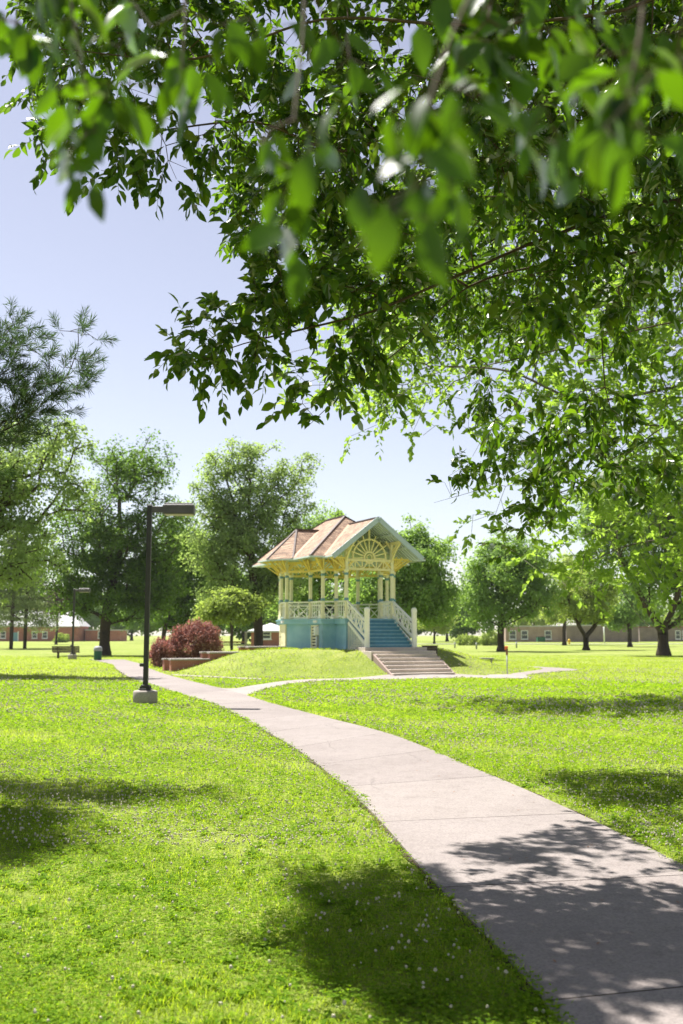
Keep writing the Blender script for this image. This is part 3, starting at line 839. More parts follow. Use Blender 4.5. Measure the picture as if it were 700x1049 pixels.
FAR = [(445, 225, 'b', .72, 'low yellow green far tree beside the right newel post'), (458, 300, 'a', 1.15, 'taller far tree seen between the gazebo tree and the oval tree'),
       (474, 250, 'c', .95, 'dark spreading far tree behind the two round shrubs'), (545, 330, 'b', 1.2, 'pale far tree behind the brick wall near the dark green skip'),
       (612, 340, 'c', 1.2, 'dark far tree showing over the shaded brown wall behind the leaning small tree'), (660, 345, 'a', 1.1, 'far tree over the shaded brown wall between the thin tree and the big tree'),
       (705, 330, 'b', 1.0, 'lime far tree at the right frame edge behind the wall'), (425, 280, 'c', .9, 'dark far tree glimpsed past the gazebo steps'),
       (382, 190, 'a', .8, 'far tree glimpsed between the front columns of the gazebo'), (345, 170, 'c', .8, 'dark far tree glimpsed between the left columns of the gazebo'),
       (300, 180, 'c', .95, 'dark far tree behind the left bay of the gazebo'), (250, 210, 'c', 1.1, 'dark far tree behind the grey rails'),
       (222, 190, 'a', 1.0, 'mid green far tree above the red shrubs'), (192, 240, 'c', 1.15, 'dark far tree left of the red shrubs'), (150, 235, 'a', .9, 'far tree behind the tall lamp post'),
       (135, 330, 'c', 1.2, 'dark far tree beyond the path bend'), (85, 345, 'a', 1.3, 'far tree rising behind the grey roof'), (40, 350, 'c', 1.35, 'dark far tree behind the brick building'), (0, 345, 'a', 1.3, 'far tree behind the brick building at the left frame edge')]
used = set()
for (px, Y, k, s, lb) in FAR:
    src = dict(a=far_a, b=far_b, c=far_c)[k]
    o = src if k not in used else copy_tree(src); used.add(k)
    o.location = base_at(px, Y); o.scale = (s * 1.15, s * 1.15, s * 1.12); o.rotation_euler = (0, 0, rng.random() * 6.28); o['label'] = lb

# ------------------------------------------------------------------ shrubs
def shrub(name, label, base, lobes, mat, n_clump, per, leaf, cr, group=None):
    b0 = np.array(base)
    root = empty(name, base, 0, label, 'shrub', group)
    T = in_lobes(lobes, n_clump, 0.75, False); T = T[T[:, 2] > b0[2] + 0.1]; nc = len(T)
    st = MB()
    for i in range(9):
        t = T[rng.integers(nc)]
        st.tube([(0, 0, -0.1), ((t - b0) * .5 + [0, 0, .1]), (t - b0) * .95], [.035, .025, .012], 5)
    st.build('stem', M['bark'], root)
    n = nc * per; w = np.repeat(np.arange(nc), per)
    off = unit(rng.normal(size=(n, 3))) * (rng.random(n) ** .5)[:, None] * cr
    pos = T[w] + off; ok = pos[:, 2] > b0[2]; cen = np.mean([l[0] for l in lobes], 0)
    nr = unit(unit(off) + 0.5 * unit(T[w] - cen) + [0, 0, .3] + rng.normal(0, .5, (n, 3)))
    d = unit(np.cross(nr, rng.normal(size=(n, 3))) + [0, 0, .4])
    Ls = leaf * (.6 + .8 * rng.random(n))
    V, p = leaf_cards(pos[ok] - b0, d[ok], nr[ok], Ls[ok], Ls[ok] * .6, .15, .1, True)
    np_mesh('crown', V, p, mat, root)
    return root
shrub('barberry_shrub', 'large mounded dark red shrub beside the brick terrace walls', gp(198, 676, 0.15), lob([(200, 662, 24, 20), (215, 660, 12, 17), (185, 668, 14, 15), (205, 652, 14, 14)], 62), M['barberry'], 240, 60, .13, .34)
shrub('barberry_shrub', 'smaller dark red shrub at the path side just right of the tall lamp post', gp(167, 681, 0.0), lob([(169, 669, 13, 13), (161, 673, 7, 9), (178, 674, 9, 9)], 61), M['barberry'], 120, 60, .13, .3)
shrub('round_shrub', 'low wide clipped green shrub right of the concrete steps', base_at(480, 185), lob([(480, 657, 10, 5)], 185, 1.0), M['limeleaf'], 60, 60, .3, .6, 'round green shrubs on the far lawn')
shrub('round_shrub', 'taller clipped green shrub left of the straight trunked tree', base_at(503, 180), lob([(503, 655.5, 9, 7)], 180, 1.0), M['limeleaf'], 60, 60, .3, .6, 'round green shrubs on the far lawn')
shrub('round_shrub', 'bright green shrub in front of the red brick building', base_at(64, 255), lob([(64, 655, 7, 3.5)], 255, 1.0), M['limeleaf'], 50, 60, .4, .7)

# ------------------------------------------------------------------ gazebo
Z0, ZF = 1.0, 2.83
gz_root = empty('gazebo', gw(0, 0, 0), GTH, 'cream and blue Victorian style park gazebo with a brown shingled roof on a grassy mound', 'gazebo')
half = [(1.35, 0), (1.35, 1.28), (2.13, 1.28), (2.13, 2.97), (3.13, 3.97), (3.13, 4.77), (2.13, 5.77), (2.13, 7.46)]
PLAN = half + [(-x, y) for x, y in reversed(half)]      # counter-clockwise
def offset(poly, d):
    n = len(poly); out = []
    for i in range(n):
        p0, p1, p2 = Vector(poly[i - 1]), Vector(poly[i]), Vector(poly[(i + 1) % n])
        e1, e2 = (p1 - p0).normalized(), (p2 - p1).normalized()
        n1, n2 = Vector((e1.y, -e1.x)), Vector((e2.y, -e2.x))
        b = (n1 + n2); k = b.length_squared / 2
        q_ = p1 + b * (d / max(k, .2)); out.append((q_.x, q_.y))
    return out
w = MB(); w.prism(offset(PLAN, 0.02), Z0 - .3, 2.56); w.build('base_wall', M['blue'], gz_root)
w = MB(); w.prism(offset(PLAN, 0.16), 2.56, ZF - .07); w.prism(offset(PLAN, .2), ZF - .07, ZF); w.build('floor_ledge', M['blue'], gz_root)
w = MB(); w.prism(offset(PLAN, 0.06), Z0 - .2, 1.38); w.build('plinth', M['blue'], gz_root)
# columns
ZT = 5.92
for i, (u, v) in enumerate(PLAN):
    top = 6.82 if v == 0 else ZT + .25
    c = MB()
    c.box((u, v, (ZF + top) / 2), (.15, .15, top - ZF), 0, 0, .015)
    c.box((u, v, ZF + .12), (.2, .2, .24), 0, 0, .015)
    c.box((u, v, 5.36), (.21, .21, .12), 0, 0, .015)
    col = c.build('column', M['cream'], gz_root)
    for z_, h_ in ((ZF + 1.02, .16), (5.18, .14)):
        b = MB(); b.box((u, v, z_), (.18, .18, h_), 0, 0, .02); b.build('band', M['teal'], col)
# railings and friezes
def edge_pts(a, b, ins=.09):
    a, b = Vector((*a, 0)), Vector((*b, 0)); d = (b - a).normalized()
    return a + d * ins, b - d * ins, d
nP = len(PLAN)
for i in range(nP):
    a, b = PLAN[i], PLAN[(i + 1) % nP]
    front = (a[1] == 0 and b[1] == 0)
    p, q_, d = edge_pts(a, b); L = (q_ - p).length
    Zv = lambda z: Vector((0, 0, z))
    if not front:
        r = MB(); zb, zt = ZF + .10, ZF + .92
        r.beam(p + Zv(zt), q_ + Zv(zt), .11, .08); r.beam(p + Zv(zb), q_ + Zv(zb), .08, .07); r.beam(p + Zv(zt - .2), q_ + Zv(zt - .2), .05, .05)
        if i % 2 == 0:
            nb = max(3, int(L / .25))
            for k in range(1, nb): r.beam(p + d * (L * k / nb) + Zv(zb), p + d * (L * k / nb) + Zv(zt), .04, .05)
        else:
            nb = max(1, round(L / .75))
            for k in range(nb):
                s0, s1 = p + d * (L * k / nb), p + d * (L * (k + 1) / nb)
                r.beam(s0 + Zv(zb), s1 + Zv(zt - .2), .045, .045); r.beam(s1 + Zv(zb), s0 + Zv(zt - .2), .043, .043)
                if k: r.beam(s0 + Zv(zb), s0 + Zv(zt), .06, .06)
        r.build('railing', M['cream_rail'], gz_root)
    f = MB(); z1, z2 = 5.44, 5.92
    f.beam(p + Zv(z1), q_ + Zv(z1), .10, .12); f.beam(p + Zv(z2), q_ + Zv(z2), .12, .13)
    nb = max(1, round(L / .45))
    for k in range(nb):
        s0, s1 = p + d * (L * k / nb), p + d * (L * (k + 1) / nb)
        if k % 2 == 0: f.beam(s0 + Zv(z1), s1 + Zv(z2), .05, .06)
        else: f.beam(s1 + Zv(z1), s0 + Zv(z2), .05, .06)
        if L > 2: f.beam((s0 if k % 2 else s1) + Zv(z1), (s1 if k % 2 else s0) + Zv(z2), .047, .057) if k in (0, nb - 1) else None
        if k: f.beam(s0 + Zv(z1), s0 + Zv(z2), .05, .05)
    f.build('frieze', M['yellow'] if not front else M['buttercream'], gz_root)
# fan of struts at every column
for i, (u, v) in enumerate(PLAN):
    p0, p1, p2 = Vector(PLAN[i - 1]), Vector(PLAN[i]), Vector(PLAN[(i + 1) % nP])
    e1, e2 = (p1 - p0).normalized(), (p2 - p1).normalized()
    o_ = (Vector((e1.y, -e1.x)) + Vector((e2.y, -e2.x))).normalized()
    convex = e1.x * e2.y - e1.y * e2.x > 0
    if v == 0: o_ = Vector((math.copysign(1, u), 0))
    br = MB(); c = Vector((u, v, 0)); O = Vector((o_.x, o_.y, 0)); E1, E2 = Vector((*e1, 0)), Vector((*e2, 0))
    reach = 1.0 if convex else .55
    V = lambda z: Vector((0, 0, z))
    for (tt, z_, zz) in ((1.0, 5.42, 6.06), (.62, 5.42, 6.12), (.3, 5.42, 6.14)):
        br.beam(c + V(z_) + O * .05, c + O * reach * tt + V(zz), .07, .06)
    br.beam(c + V(6.02), c + O * reach * 1.05 + V(6.02), .08, .08)
    for sgn, E in ((-1, E1), (1, E2)):
        br.beam(c + V(5.42), c + O * reach * .8 + E * sgn * .35 + V(6.06), .06, .05)
        br.beam(c + V(5.5), c + E * sgn * .42 + V(5.92), .06, .07)
    br.build('bracket', M['yellow'], gz_root)
# front gable fan
fan = MB(); zc = 6.07
def arc(r, a0, a1, n, w_, y=0.0):
    pr = None
    for k in range(n + 1):
        a = a0 + (a1 - a0) * k / n
        p = Vector((r * math.cos(a), y, zc + r * math.sin(a)))
        if pr is not None: fan.beam(pr, p, w_, w_)
        pr = p
arc(.97, -.15, math.pi + .15, 22, .085); arc(.30, 0, 2 * math.pi, 14, .09, .004); arc(.16, 0, 2 * math.pi, 10, .05, -.004)
for k in range(11):
    a = -.06 + (math.pi + .12) * k / 10
    ro = 1.24 if k % 2 == 0 else 1.1
    if k in (0, 10): ro = .97
    fan.beam((.3 * math.cos(a), .002 * k, zc + .3 * math.sin(a)), (ro * math.cos(a), .002 * k, zc + ro * math.sin(a)), .06, .06)
fan.beam((0, .01, zc + .97), (0, .01, 7.86), .09, .09)
fan.beam((-1.35, .012, 6.5), (-1.0, .012, 6.98), .08, .08); fan.beam((1.35, .012, 6.5), (1.0, .012, 6.98), .08, .08)
fan.build('gable_fan', M['buttercream'], gz_root)
for s in (-1, 1):
    k = MB(); u = 1.35 * s
    k.beam((u, -1.02, 6.86), (u, 1.4, 6.86), .13, .15)
    pr = None
    for j in range(9):
        t = j / 8
        p = Vector((u, -.95 * t ** 1.7, 5.6 + 1.2 * t ** .8))
        if pr is not None: k.beam(pr, p, .09, .1)
        pr = p
    k.beam((u, 0, 6.3), (u, -.6, 6.8), .06, .06)
    k.build('gable_bracket', M['buttercream'], gz_root)
# roofs
def shell(name, tops, th=.085, mats=None):
    """thick roof from top polygons: shingles above, painted boards below, trim on the rim"""
    mb = MB(); ec = {}
    for poly in tops:
        mb.add(poly, [tuple(range(len(poly)))], 0)
        low = [(p[0], p[1], p[2] - th) for p in poly]
        mb.add(low, [tuple(reversed(range(len(poly))))], 1)
        for i in range(len(poly)):
            a, b = poly[i], poly[(i + 1) % len(poly)]
            key = tuple(sorted((tuple(np.round(a, 3)), tuple(np.round(b, 3)))))
            ec.setdefault(key, []).append((a, b))
    for key, l in ec.items():
        if len(l) == 1:
            a, b = l[0]
            mb.add([a, b, (b[0], b[1], b[2] - th), (a[0], a[1], a[2] - th)], [(3, 2, 1, 0)], 2)
    return mb.build(name, mats or [M['shingle'], M['soffit'], M['soffit']], gz_root)
EZ, AZm, GR = 6.08, 8.62, 8.10
EU, EV0, EV1, AV0, AV1 = 3.45, 0.0, 8.74, 3.1, 5.6
jv = EV0 + (AV0 - EV0) * (GR - EZ) / (AZm - EZ)
GU = 2.6
BZ = 7.87; bu = -EU + EU * (BZ - EZ) / (AZm - EZ); bv = 4.37
A0, A1 = (0, AV0, AZm), (0, AV1, AZm)
main = [[(-EU, EV0, EZ), (-GU, EV0, EZ), (0, jv, GR), A0], [(GU, EV0, EZ), (EU, EV0, EZ), A0, (0, jv, GR)],
        [A0, A1, (bu, bv, BZ)], [(-EU, 2.3, EZ), (-EU, EV0, EZ), A0, (bu, bv, BZ)], [(-EU, EV1, EZ), (-EU, 6.44, EZ), (bu, bv, BZ), A1],
        [A1, A0, (-bu, bv, BZ)], [(EU, EV0, EZ), (EU, 2.3, EZ), (-bu, bv, BZ), A0], [(EU, 6.44, EZ), (EU, EV1, EZ), A1, (-bu, bv, BZ)],
        [(EU, EV1, EZ), (-EU, EV1, EZ), A1]]
shell('main_roof', main)
gv = -1.12
gab = [[(-GU, EV0, EZ), (-GU, gv, EZ), (0, gv, GR), (0, jv, GR)], [(GU, gv, EZ), (GU, EV0, EZ), (0, jv, GR), (0, gv, GR)]]
shell('gable_roof', gab)
for s in (-1, 1):
    ap = (s * 2.4, bv, BZ); P = [(s * EU, 2.3, EZ), (s * 4.45, 3.65, EZ), (s * 4.45, 5.09, EZ), (s * EU, 6.44, EZ)]; J = (s * -bu if s > 0 else bu, bv, BZ)
    tops = [[P[0], J, ap], [P[0], ap, P[1]], [P[1], ap, P[2]], [P[2], ap, P[3]], [P[3], ap, J]]
    if s < 0: tops = [list(reversed(t)) for t in tops]
    shell('bay_roof', tops)
    rc = MB()
    for q_ in (P[1], P[2]): rc.beam(Vector(ap) + Vector((0, 0, .02)), Vector(q_) + Vector((0, 0, .02)), .10, .05)
    rc.beam(Vector(ap) + Vector((0, 0, .03)), Vector(J) + Vector((0, 0, .03)), .14, .06)
    rc.beam(Vector(P[0]) + Vector((0, 0, .02)), Vector(ap) + Vector((0, 0, .02)), .09, .05)
    rc.build('bay_ridge_cap', M['ridge'], gz_root)
    vl = MB(); vl.beam((s * EU, 2.3, EZ + .02), Vector(J) + Vector((0, 0, .02)), .2, .03); vl.build('valley_flashing', M['copper'], gz_root)
rc = MB()
for e in ((-EU, EV0, EZ), (EU, EV0, EZ)): rc.beam(Vector(A0) + Vector((0, 0, .02)), Vector(e) + Vector((0, 0, .02)), .11, .05)
for e in ((-EU, EV1, EZ), (EU, EV1, EZ)): rc.beam(Vector(A1) + Vector((0, 0, .02)), Vector(e) + Vector((0, 0, .02)), .11, .05)
rc.beam(Vector(A0) + Vector((0, 0, .03)), Vector(A1) + Vector((0, 0, .03)), .15, .06)
rc.beam((0, gv + .02, GR + .02), (0, jv, GR + .02), .15, .06)
rc.build('ridge_cap', M['ridge'], gz_root)
for s in (-1, 1):
    vl = MB(); vl.beam((s * GU, EV0, EZ + .02), (0, jv, GR + .02), .2, .03); vl.build('valley_flashing', M['copper'], gz_root)
    bb = MB(); n_ = Vector((0, -.03, -.07))
    bb.beam(Vector((s * (GU + .04), gv - .01, EZ - .10)), Vector((0 + s * .0, gv - .01, GR - .06)), .07, .26)
    bb.build('bargeboard', M['barge'], gz_root)
    pu = MB()
    for k in (.33, .66):
        z_ = GR + (EZ - GR) * k - .2
        pu.beam((s * GU * k, gv + .1, z_), (s * GU * k, jv * (1 - k) + .2, z_), .07, .1)
    for k in range(9):
        y_ = gv + .15 + k * .3
        if y_ < jv - .2: pu.beam((s * .08, y_, GR - .19), (s * (GU - .1), y_, EZ - .11), .035, .05)
    pu.build('rafter', M['soffit'], gz_root)
cl = MB(); cl.prism(offset(PLAN, -.2), 6.0, 6.05); cl.build('ceiling', M['soffit'], gz_root)
# blue stairs with rails and newel posts
stp = MB(); nst = 8; tread = .27; zl = 1.36
for k in range(nst):
    z_ = ZF - (ZF - zl) * (k + 1) / nst
    y0 = -.2 - k * tread
    stp.box((0, y0 - tread / 2, (z_ + Z0 - .2) / 2 + (.05)), (2.5, tread, z_ - Z0 + .2 + .1), 0, 0)
    stp.box((0, y0 - tread / 2 - .02, z_ + .115), (2.56, tread + .05, .045), 0, 1)
stp.build('blue_stairs', [M['stairblue'], M['nosing']], gz_root)
for s in (-1, 1):
    u = 1.35 * s; p1 = Vector((u, -.1, ZF + .92)); p2 = Vector((u, -2.33, zl + 1.28))
    r = MB(); r.beam(p1, p2, .11, .09)
    lo1, lo2 = Vector((u, -.1, ZF + .14)), Vector((u, -2.33, zl + .48)); r.beam(lo1, lo2, .08, .12)
    r.beam(p1 * .75 + lo1 * .25, p2 * .75 + lo2 * .25, .045, .045)
    nb = 4
    for k in range(nb):
        f0, f1 = k / nb, (k + 1) / nb
        a, b, c_, d_ = lo1.lerp(lo2, f0), lo1.lerp(lo2, f1), p1.lerp(p2, f0), p1.lerp(p2, f1)
        r.beam(a, d_, .045, .045); r.beam(b, c_, .043, .043)
        if k: r.beam(a, c_, .055, .055)
    r.build('stair_rail', M['cream_rail'], gz_root)
    la = MB()
    tri = [Vector((u, -.25, ZF - .22)), Vector((u, -2.3, zl + .12)), Vector((u, -.25, zl - .15)), Vector((u, -2.3, zl - .15))]
    la.beam(tri[0], tri[1], .07, .16); la.beam(tri[2], tri[3], .06, .1)
    for k in range(12):
        f = k / 11; hi = tri[0].lerp(tri[1], f)
        y_ = hi.y; la.beam((u, y_, zl - .12), hi, .05, .04)
        if 0 < k < 11:
            dz = min(hi.z - zl, .9); la.beam((u + .012 * s, y_, zl - .1), (u + .012 * s, max(y_ - dz, -2.3), zl - .1 + (min(dz, y_ + 2.3)) * .6), .04, .03)
    la.build('stair_lattice', M['cream_rail'], gz_root)
    nw = MB(); nw.lathe((u, -2.42, 1.3), [(.145, 0), (.145, .02), (.135, .05), (.135, 1.82), (.15, 1.86), (.15, 1.93), (.12, 2.02), (.06, 2.07), (.0, 2.08)][:-1], 14)
    nw.build('newel_post', M['cream_rail'], gz_root)
# door on the bay end, vent, meter
dr = MB(); dr.box((-3.175, 4.37, 1.88), (.05, .72, 1.34), 0, 0, .01); d_ = dr.build('door', M['cream'], gz_root)
hd = MB(); hd.tube([(-3.2, 4.62, 1.86), (-3.26, 4.62, 1.86), (-3.26, 4.54, 1.86)], .02, 6); hd.build('handle', M['black'], d_)
fr = MB()
for yy in (3.97, 4.77): fr.box((-3.18, yy, 1.9), (.08, .09, 1.42))
fr.build('frame', M['cream'], d_)
vt = MB()
for yy in (1.78, 2.64): vt.box((-2.19, yy, 1.84), (.07, .08, 1.26))
for zz in (1.24, 2.46): vt.box((-2.19, 2.21, zz), (.07, .94, .08))
for k in range(7): vt.beam((-2.19, 1.82, 1.34 + k * .16), (-2.19, 2.6, 1.34 + k * .16), .03, .085)
vt.build('louvre_vent', M['cream'], gz_root)
vb = MB(); vb.box((-2.155, 2.21, 1.84), (.008, .78, 1.14)); vb.build('vent_backing', M['black'], gz_root)
# small junction box + conduit and the free standing meter post by the wall
mp = empty('meter_post', gw(-2.42, 1.36, 1.2), GTH, 'pale grey electric meter box and post standing against the blue gazebo wall', 'meter box')
m_ = MB(); m_.box((0, 0, .55), (.13, .13, 1.35), 0, 0, .01); m_.build('post', M['steel'], mp)
m_ = MB(); m_.box((-.10, -.10, .98), (.24, .16, .46), 0, 0, .02); m_.box((-.10, -.19, .98), (.17, .02, .34)); m_.build('box', M['white'], mp)
m_ = MB(); m_.tube([(-.10, -.1, .76), (-.10, -.1, -.2)], .035, 6); m_.build('conduit', M['white'], mp)
nb = MB(); nb.box((-2.3, 1.9, 2.69), (.06, .5, .13)); nb.build('name_plate', M['white'], gz_root)
nb = MB(); nb.box((-3.32, 4.1, 2.69), (.06, .35, .13)); nb.build('name_plate', M['white'], gz_root)
# dark bench inside
bn = empty('bench', gw(.9, 5.6, ZF), GTH, 'black slatted bench standing inside the gazebo', 'bench')
s_ = MB()
for k in range(4): s_.box((0, -.18 + k * .12, .45), (1.9, .09, .04))
s_.build('seat', M['black'], bn)
s_ = MB()
for k in range(3): s_.box((0, .25 + k * .02, .6 + k * .13), (1.9, .035, .1))
s_.build('backrest', M['black'], bn)
for x in (-.8, .8):
    s_ = MB(); s_.beam((x, -.18, 0), (x, -.18, .43), .05, .05); s_.beam((x, .2, 0), (x, .31, .9), .05, .05); s_.beam((x, -.2, .41), (x, .22, .41), .05, .03); s_.build('leg', M['black'], bn)

# concrete flight in front
cs = empty('concrete_steps', gw(0, -2.0, 0), GTH, 'flight of pinkish concrete steps leading up the mound to the blue stairs', 'steps')
s_ = MB()
Vl = -2.0
s_.box((0, -1.95 - Vl - .5, .85), (3.5, 1.1, 1.02), 0, 0, .01)            # upper landing (top 1.36)
s_.box((.0, -3.25 - Vl + .0, .72), (3.62, 1.1, .94), 0, 0, .01)           # lower landing (top 1.19)
top = 1.19; n_ = 7
for k in range(n_):
    z_ = top - top * (k + 1) / (n_ + .0) + .0
    if z_ < .02: z_ = .02
    y0 = -3.8 - Vl - k * .34
    s_.box((0, y0 - .17, (z_ - .4) / 2), (3.3, .34, z_ + .4), 0, 0)
    s_.box((0, y0 - .155, z_ - .03 + .035), (3.34, .39, .055), 0, 0, .012)
s_.build('tread', M['steps'], cs)
for sg in (-1, 1):
    ck = MB()
    pts = [(-2.7 - Vl, 1.08), (-3.8 - Vl, 1.08), (-6.1 - Vl, -.04), (-6.1 - Vl, -.4), (-2.7 - Vl, -.4)]
    P = [(sg * 1.66, y, z) for y, z in pts] + [(sg * 1.76, y, z) for y, z in pts]
    n5 = len(pts)
    ck.add(P, [tuple(range(n5)), tuple(reversed(range(n5, 2 * n5)))] + [(i, n5 + i, n5 + (i + 1) % n5, (i + 1) % n5) for i in range(n5)])
    ck.build('cheek_wall', M['cheek'], cs)

# stepped brick walls at the left door
def stepped_wall(v, label):
    rt = empty('brick_wall', gw(-6.6, v, .3), GTH, label, 'brick wall', 'stepped brick walls flanking the side steps')
    tiers = [(-9.7, -7.62, .74), (-7.62, -5.45, 1.08), (-5.45, -3.35, 1.36)]
    b = MB(); c = MB()
    for (u0, u1, z_) in tiers:
        b.box(((u0 + u1) / 2 + 6.6, 0, (z_ - .08 - .5) / 2 - .3), (u1 - u0, .36, z_ - .08 + .5))
        c.box(((u0 + u1) / 2 + 6.6 - .02, 0, z_ - .04 - .3), (u1 - u0 + .06, .46, .085), 0, 0, .012)
    b.build('brickwork', M['brick'], rt); c.build('cap', M['cap'], rt)
stepped_wall(3.75, 'stepped red brick wall with concrete caps nearer to the path')
stepped_wall(5.1, 'stepped red brick wall with concrete caps next to the red shrubs')

# ------------------------------------------------------------------ lamps
def lamp(loc, label, rz=0.0):
    rt = empty('street_lamp', loc, rz, label, 'street lamp', 'square lamp posts along the path')
    m_ = MB(); m_.lathe((0, 0, -.15), [(.35, 0), (.35, .5), (.335, .535), (.30, .55)], 20); m_.build('footing', M['concrete'], rt)
    m_ = MB(); m_.box((0, 0, .435), (.34, .34, .04), 0, 0, .008); m_.box((0, 0, .5), (.24, .24, .12), 0, 0, .01)
    for x in (-.13, .13):
        for y in (-.13, .13): m_.tube([(x, y, .44), (x, y, .52)], .018, 6)
    m_.build('base_plate', M['bronze'], rt)
    m_ = MB(); m_.box((0, 0, 3.1), (.135, .135, 5.3), 0, 0, .012); p_ = m_.build('pole', M['bronze'], rt)
    m_ = MB(); m_.box((-.12, 0, 1.12), (.12, .08, .1), 0, 0, .01); m_.build('hand_hole_cover', M['bronze'], p_)
    m_ = MB(); m_.box((.24, 0, 5.62), (.36, .11, .18), 0, 0, .01); m_.build('arm', M['headgrey'], rt)
    m_ = MB(); m_.box((.86, 0, 5.61), (.9, .42, .28), 0, 0, .02); m_.box((.86, 0, 5.77), (.82, .34, .05), 0, 0, .015); h_ = m_.build('lamp_head', M['headgrey'], rt)
    m_ = MB(); m_.box((.86, 0, 5.462), (.8, .34, .02)); m_.build('lens', M['lens'], h_)
    return rt
lamp(base_at(150.5, 28.9), 'tall dark square lamp post on a round concrete footing beside the path', R(2))
lamp(base_at(75, 82), 'distant dark square lamp post behind the dark bench', R(-4))

# ------------------------------------------------------------------ bench, bin, box, posts
bl = base_at(69, 86)
rt = empty('park_bench', bl, R(4), 'dark wooden park bench on pedestal legs at the foot of the distant lamp', 'bench')
m_ = MB()
for k in range(4): m_.box((0, -.2 + .14 * k, .52), (2.2, .12, .06))
m_.build('seat', M['darkwood'], rt)
m_ = MB()
for k in range(4): m_.box((0, -.36 - .02 * k, .62 + .125 * k), (2.3, .06, .11))
m_.build('backrest', M['darkwood'], rt)
for x in (-.7, .7):
    m_ = MB(); m_.box((x, 0, .24), (.12, .4, .5)); m_.beam((x, -.3, .45), (x, -.42, 1.05), .08, .08); m_.build('leg', M['darkwood'], rt)
rt = empty('litter_bin', base_at(101, 79), 0, 'green litter bin with a grey domed lid beside the big maple trunk', 'litter bin')
m_ = MB(); m_.lathe((0, 0, 0), [(.27, 0), (.30, .06), (.31, .7), (.30, .74)], 16); m_.build('body', M['green'], rt)
m_ = MB(); m_.lathe((0, 0, .74), [(.34, 0), (.35, .05), (.33, .24), (.25, .34), (.1, .38)], 16); m_.build('lid', M['lidgrey'], rt)
p_ = at(519, 650, 49.9); sg = empty('marker_post', (p_.x, p_.y, .05), 0, 'thin grey post with an orange top on the concrete pad', 'post')
m_ = MB(); m_.tube([(0, 0, 0), (0, 0, .95)], .032, 8); m_.build('pole', M['steel'], sg)
m_ = MB(); m_.box((0, 0, 1.1), (.10, .07, .3), 0, 0, .01); m_.build('sleeve', M['rust'], sg)
m_ = MB(); m_.box((-.02, 0, 1.28), (.15, .06, .2), 0, 0, .02); m_.build('tag_plate', M['orange'], sg)
u_ = gw(2.15, -2.6, 0); ub = empty('planter_box', (u_.x, u_.y, gz(u_.x, u_.y)), GTH, 'low dark wooden planter box at the right side of the concrete landing', 'planter')
m_ = MB()
for k in range(3): m_.box((0, 0, .12 + k * .14 - .1), (.62, .5, .13), 0, 0, .01)
m_.build('side_board', M['darkwood'], ub)
m_ = MB(); m_.box((0, 0, .35), (.68, .56, .05), 0, 0, .01); m_.build('rim', M['darkwood'], ub)
p_ = base_at(498, 68); sb = empty('stone_bench', p_, R(-10), 'low grey stone bench on the far side of the mound', 'bench')
m_ = MB(); m_.box((0, 0, .40), (1.0, .4, .1), 0, 0, .02); m_.build('seat', M['stone'], sb)
for x in (-.32, .32):
    m_ = MB(); m_.box((x, 0, .17), (.14, .32, .36), 0, 0, .01); m_.build('leg', M['stone'], sb)
# grey timber rails behind the shrubs
rl = empty('rail_fence', base_at(232, 105), R(-8), 'grey weathered post and rail fence between the red shrubs and the gazebo', 'fence')
for x, h_ in ((-2.9, 2.6), (.6, 2.8), (2.1, 2.4), (-5.6, 2.4)):
    m_ = MB(); m_.box((x, 0, h_ / 2 - .1), (.22 if x != .6 else .26, .22, h_), 0, 0, .02); m_.build('post', M['greywood'], rl)
for z_, a, b, t in ((2.15, -2.9, .6, 'greywood'), (1.25, -5.6, 2.1, 'rust')):
    m_ = MB(); m_.beam((a + .1, -.12, z_), (b - .1, -.12, z_), .05, .14); m_.build('rail', M[t], rl)
# bollards far right, hydrant, skip
for px, Y, lb in ((466, 150, 'short pale post on the far lawn left of the low clipped shrub'), (488, 140, 'short pale post on the far lawn in front of the low clipped shrub'), (529, 150, 'short grey post right of the straight trunked tree'), (511, 160, 'short pale post touching the straight trunk in view')):
    rt = empty('marker_bollard', base_at(px, Y), 0, lb, 'bollard', 'short posts on the far lawn')
    m_ = MB(); m_.lathe((0, 0, 0), [(.12, 0), (.12, .8), (.09, .9)], 10); m_.build('body', M['lidgrey'], rt)
    m_ = MB(); m_.lathe((0, 0, .66), [(.125, 0), (.125, .08)], 10); m_.build('band', M['white'], rt)
rt = empty('fire_hydrant', base_at(583, 205), 0, 'yellow fire hydrant on the far lawn left of the small leaning tree', 'hydrant')
m_ = MB(); m_.lathe((0, 0, 0), [(.3, 0), (.3, .08), (.2, .1), (.2, .8), (.26, .84), (.24, .95), (.12, 1.1), (.05, 1.14)], 12); m_.build('body', M['yellowpaint'], rt)
for a in (0, math.pi):
    m_ = MB(); m_.tube([(.18 * math.cos(a), 0, .6), (.36 * math.cos(a), 0, .6)], .1, 8); m_.build('nozzle', M['yellowpaint'], rt)
rt = empty('waste_skip', base_at(554, 262), R(5), 'dark green waste skip against the pink brick wall', 'skip')
m_ = MB(); m_.prism([(-1, -.7), (1, -.7), (1, .7), (-1, .7)], .15, 1.35); m_.build('body', M['green'], rt)
m_ = MB(); m_.box((0, .1, 1.42), (2.1, 1.3, .1), 0, 0, .02); m_.build('lid', M['black'], rt)
for x in (-.8, .8):
    m_ = MB(); m_.tube([(x, -.6, .09), (x + .05, -.6, .09)], .09, 10); m_.build('wheel', M['black'], rt)

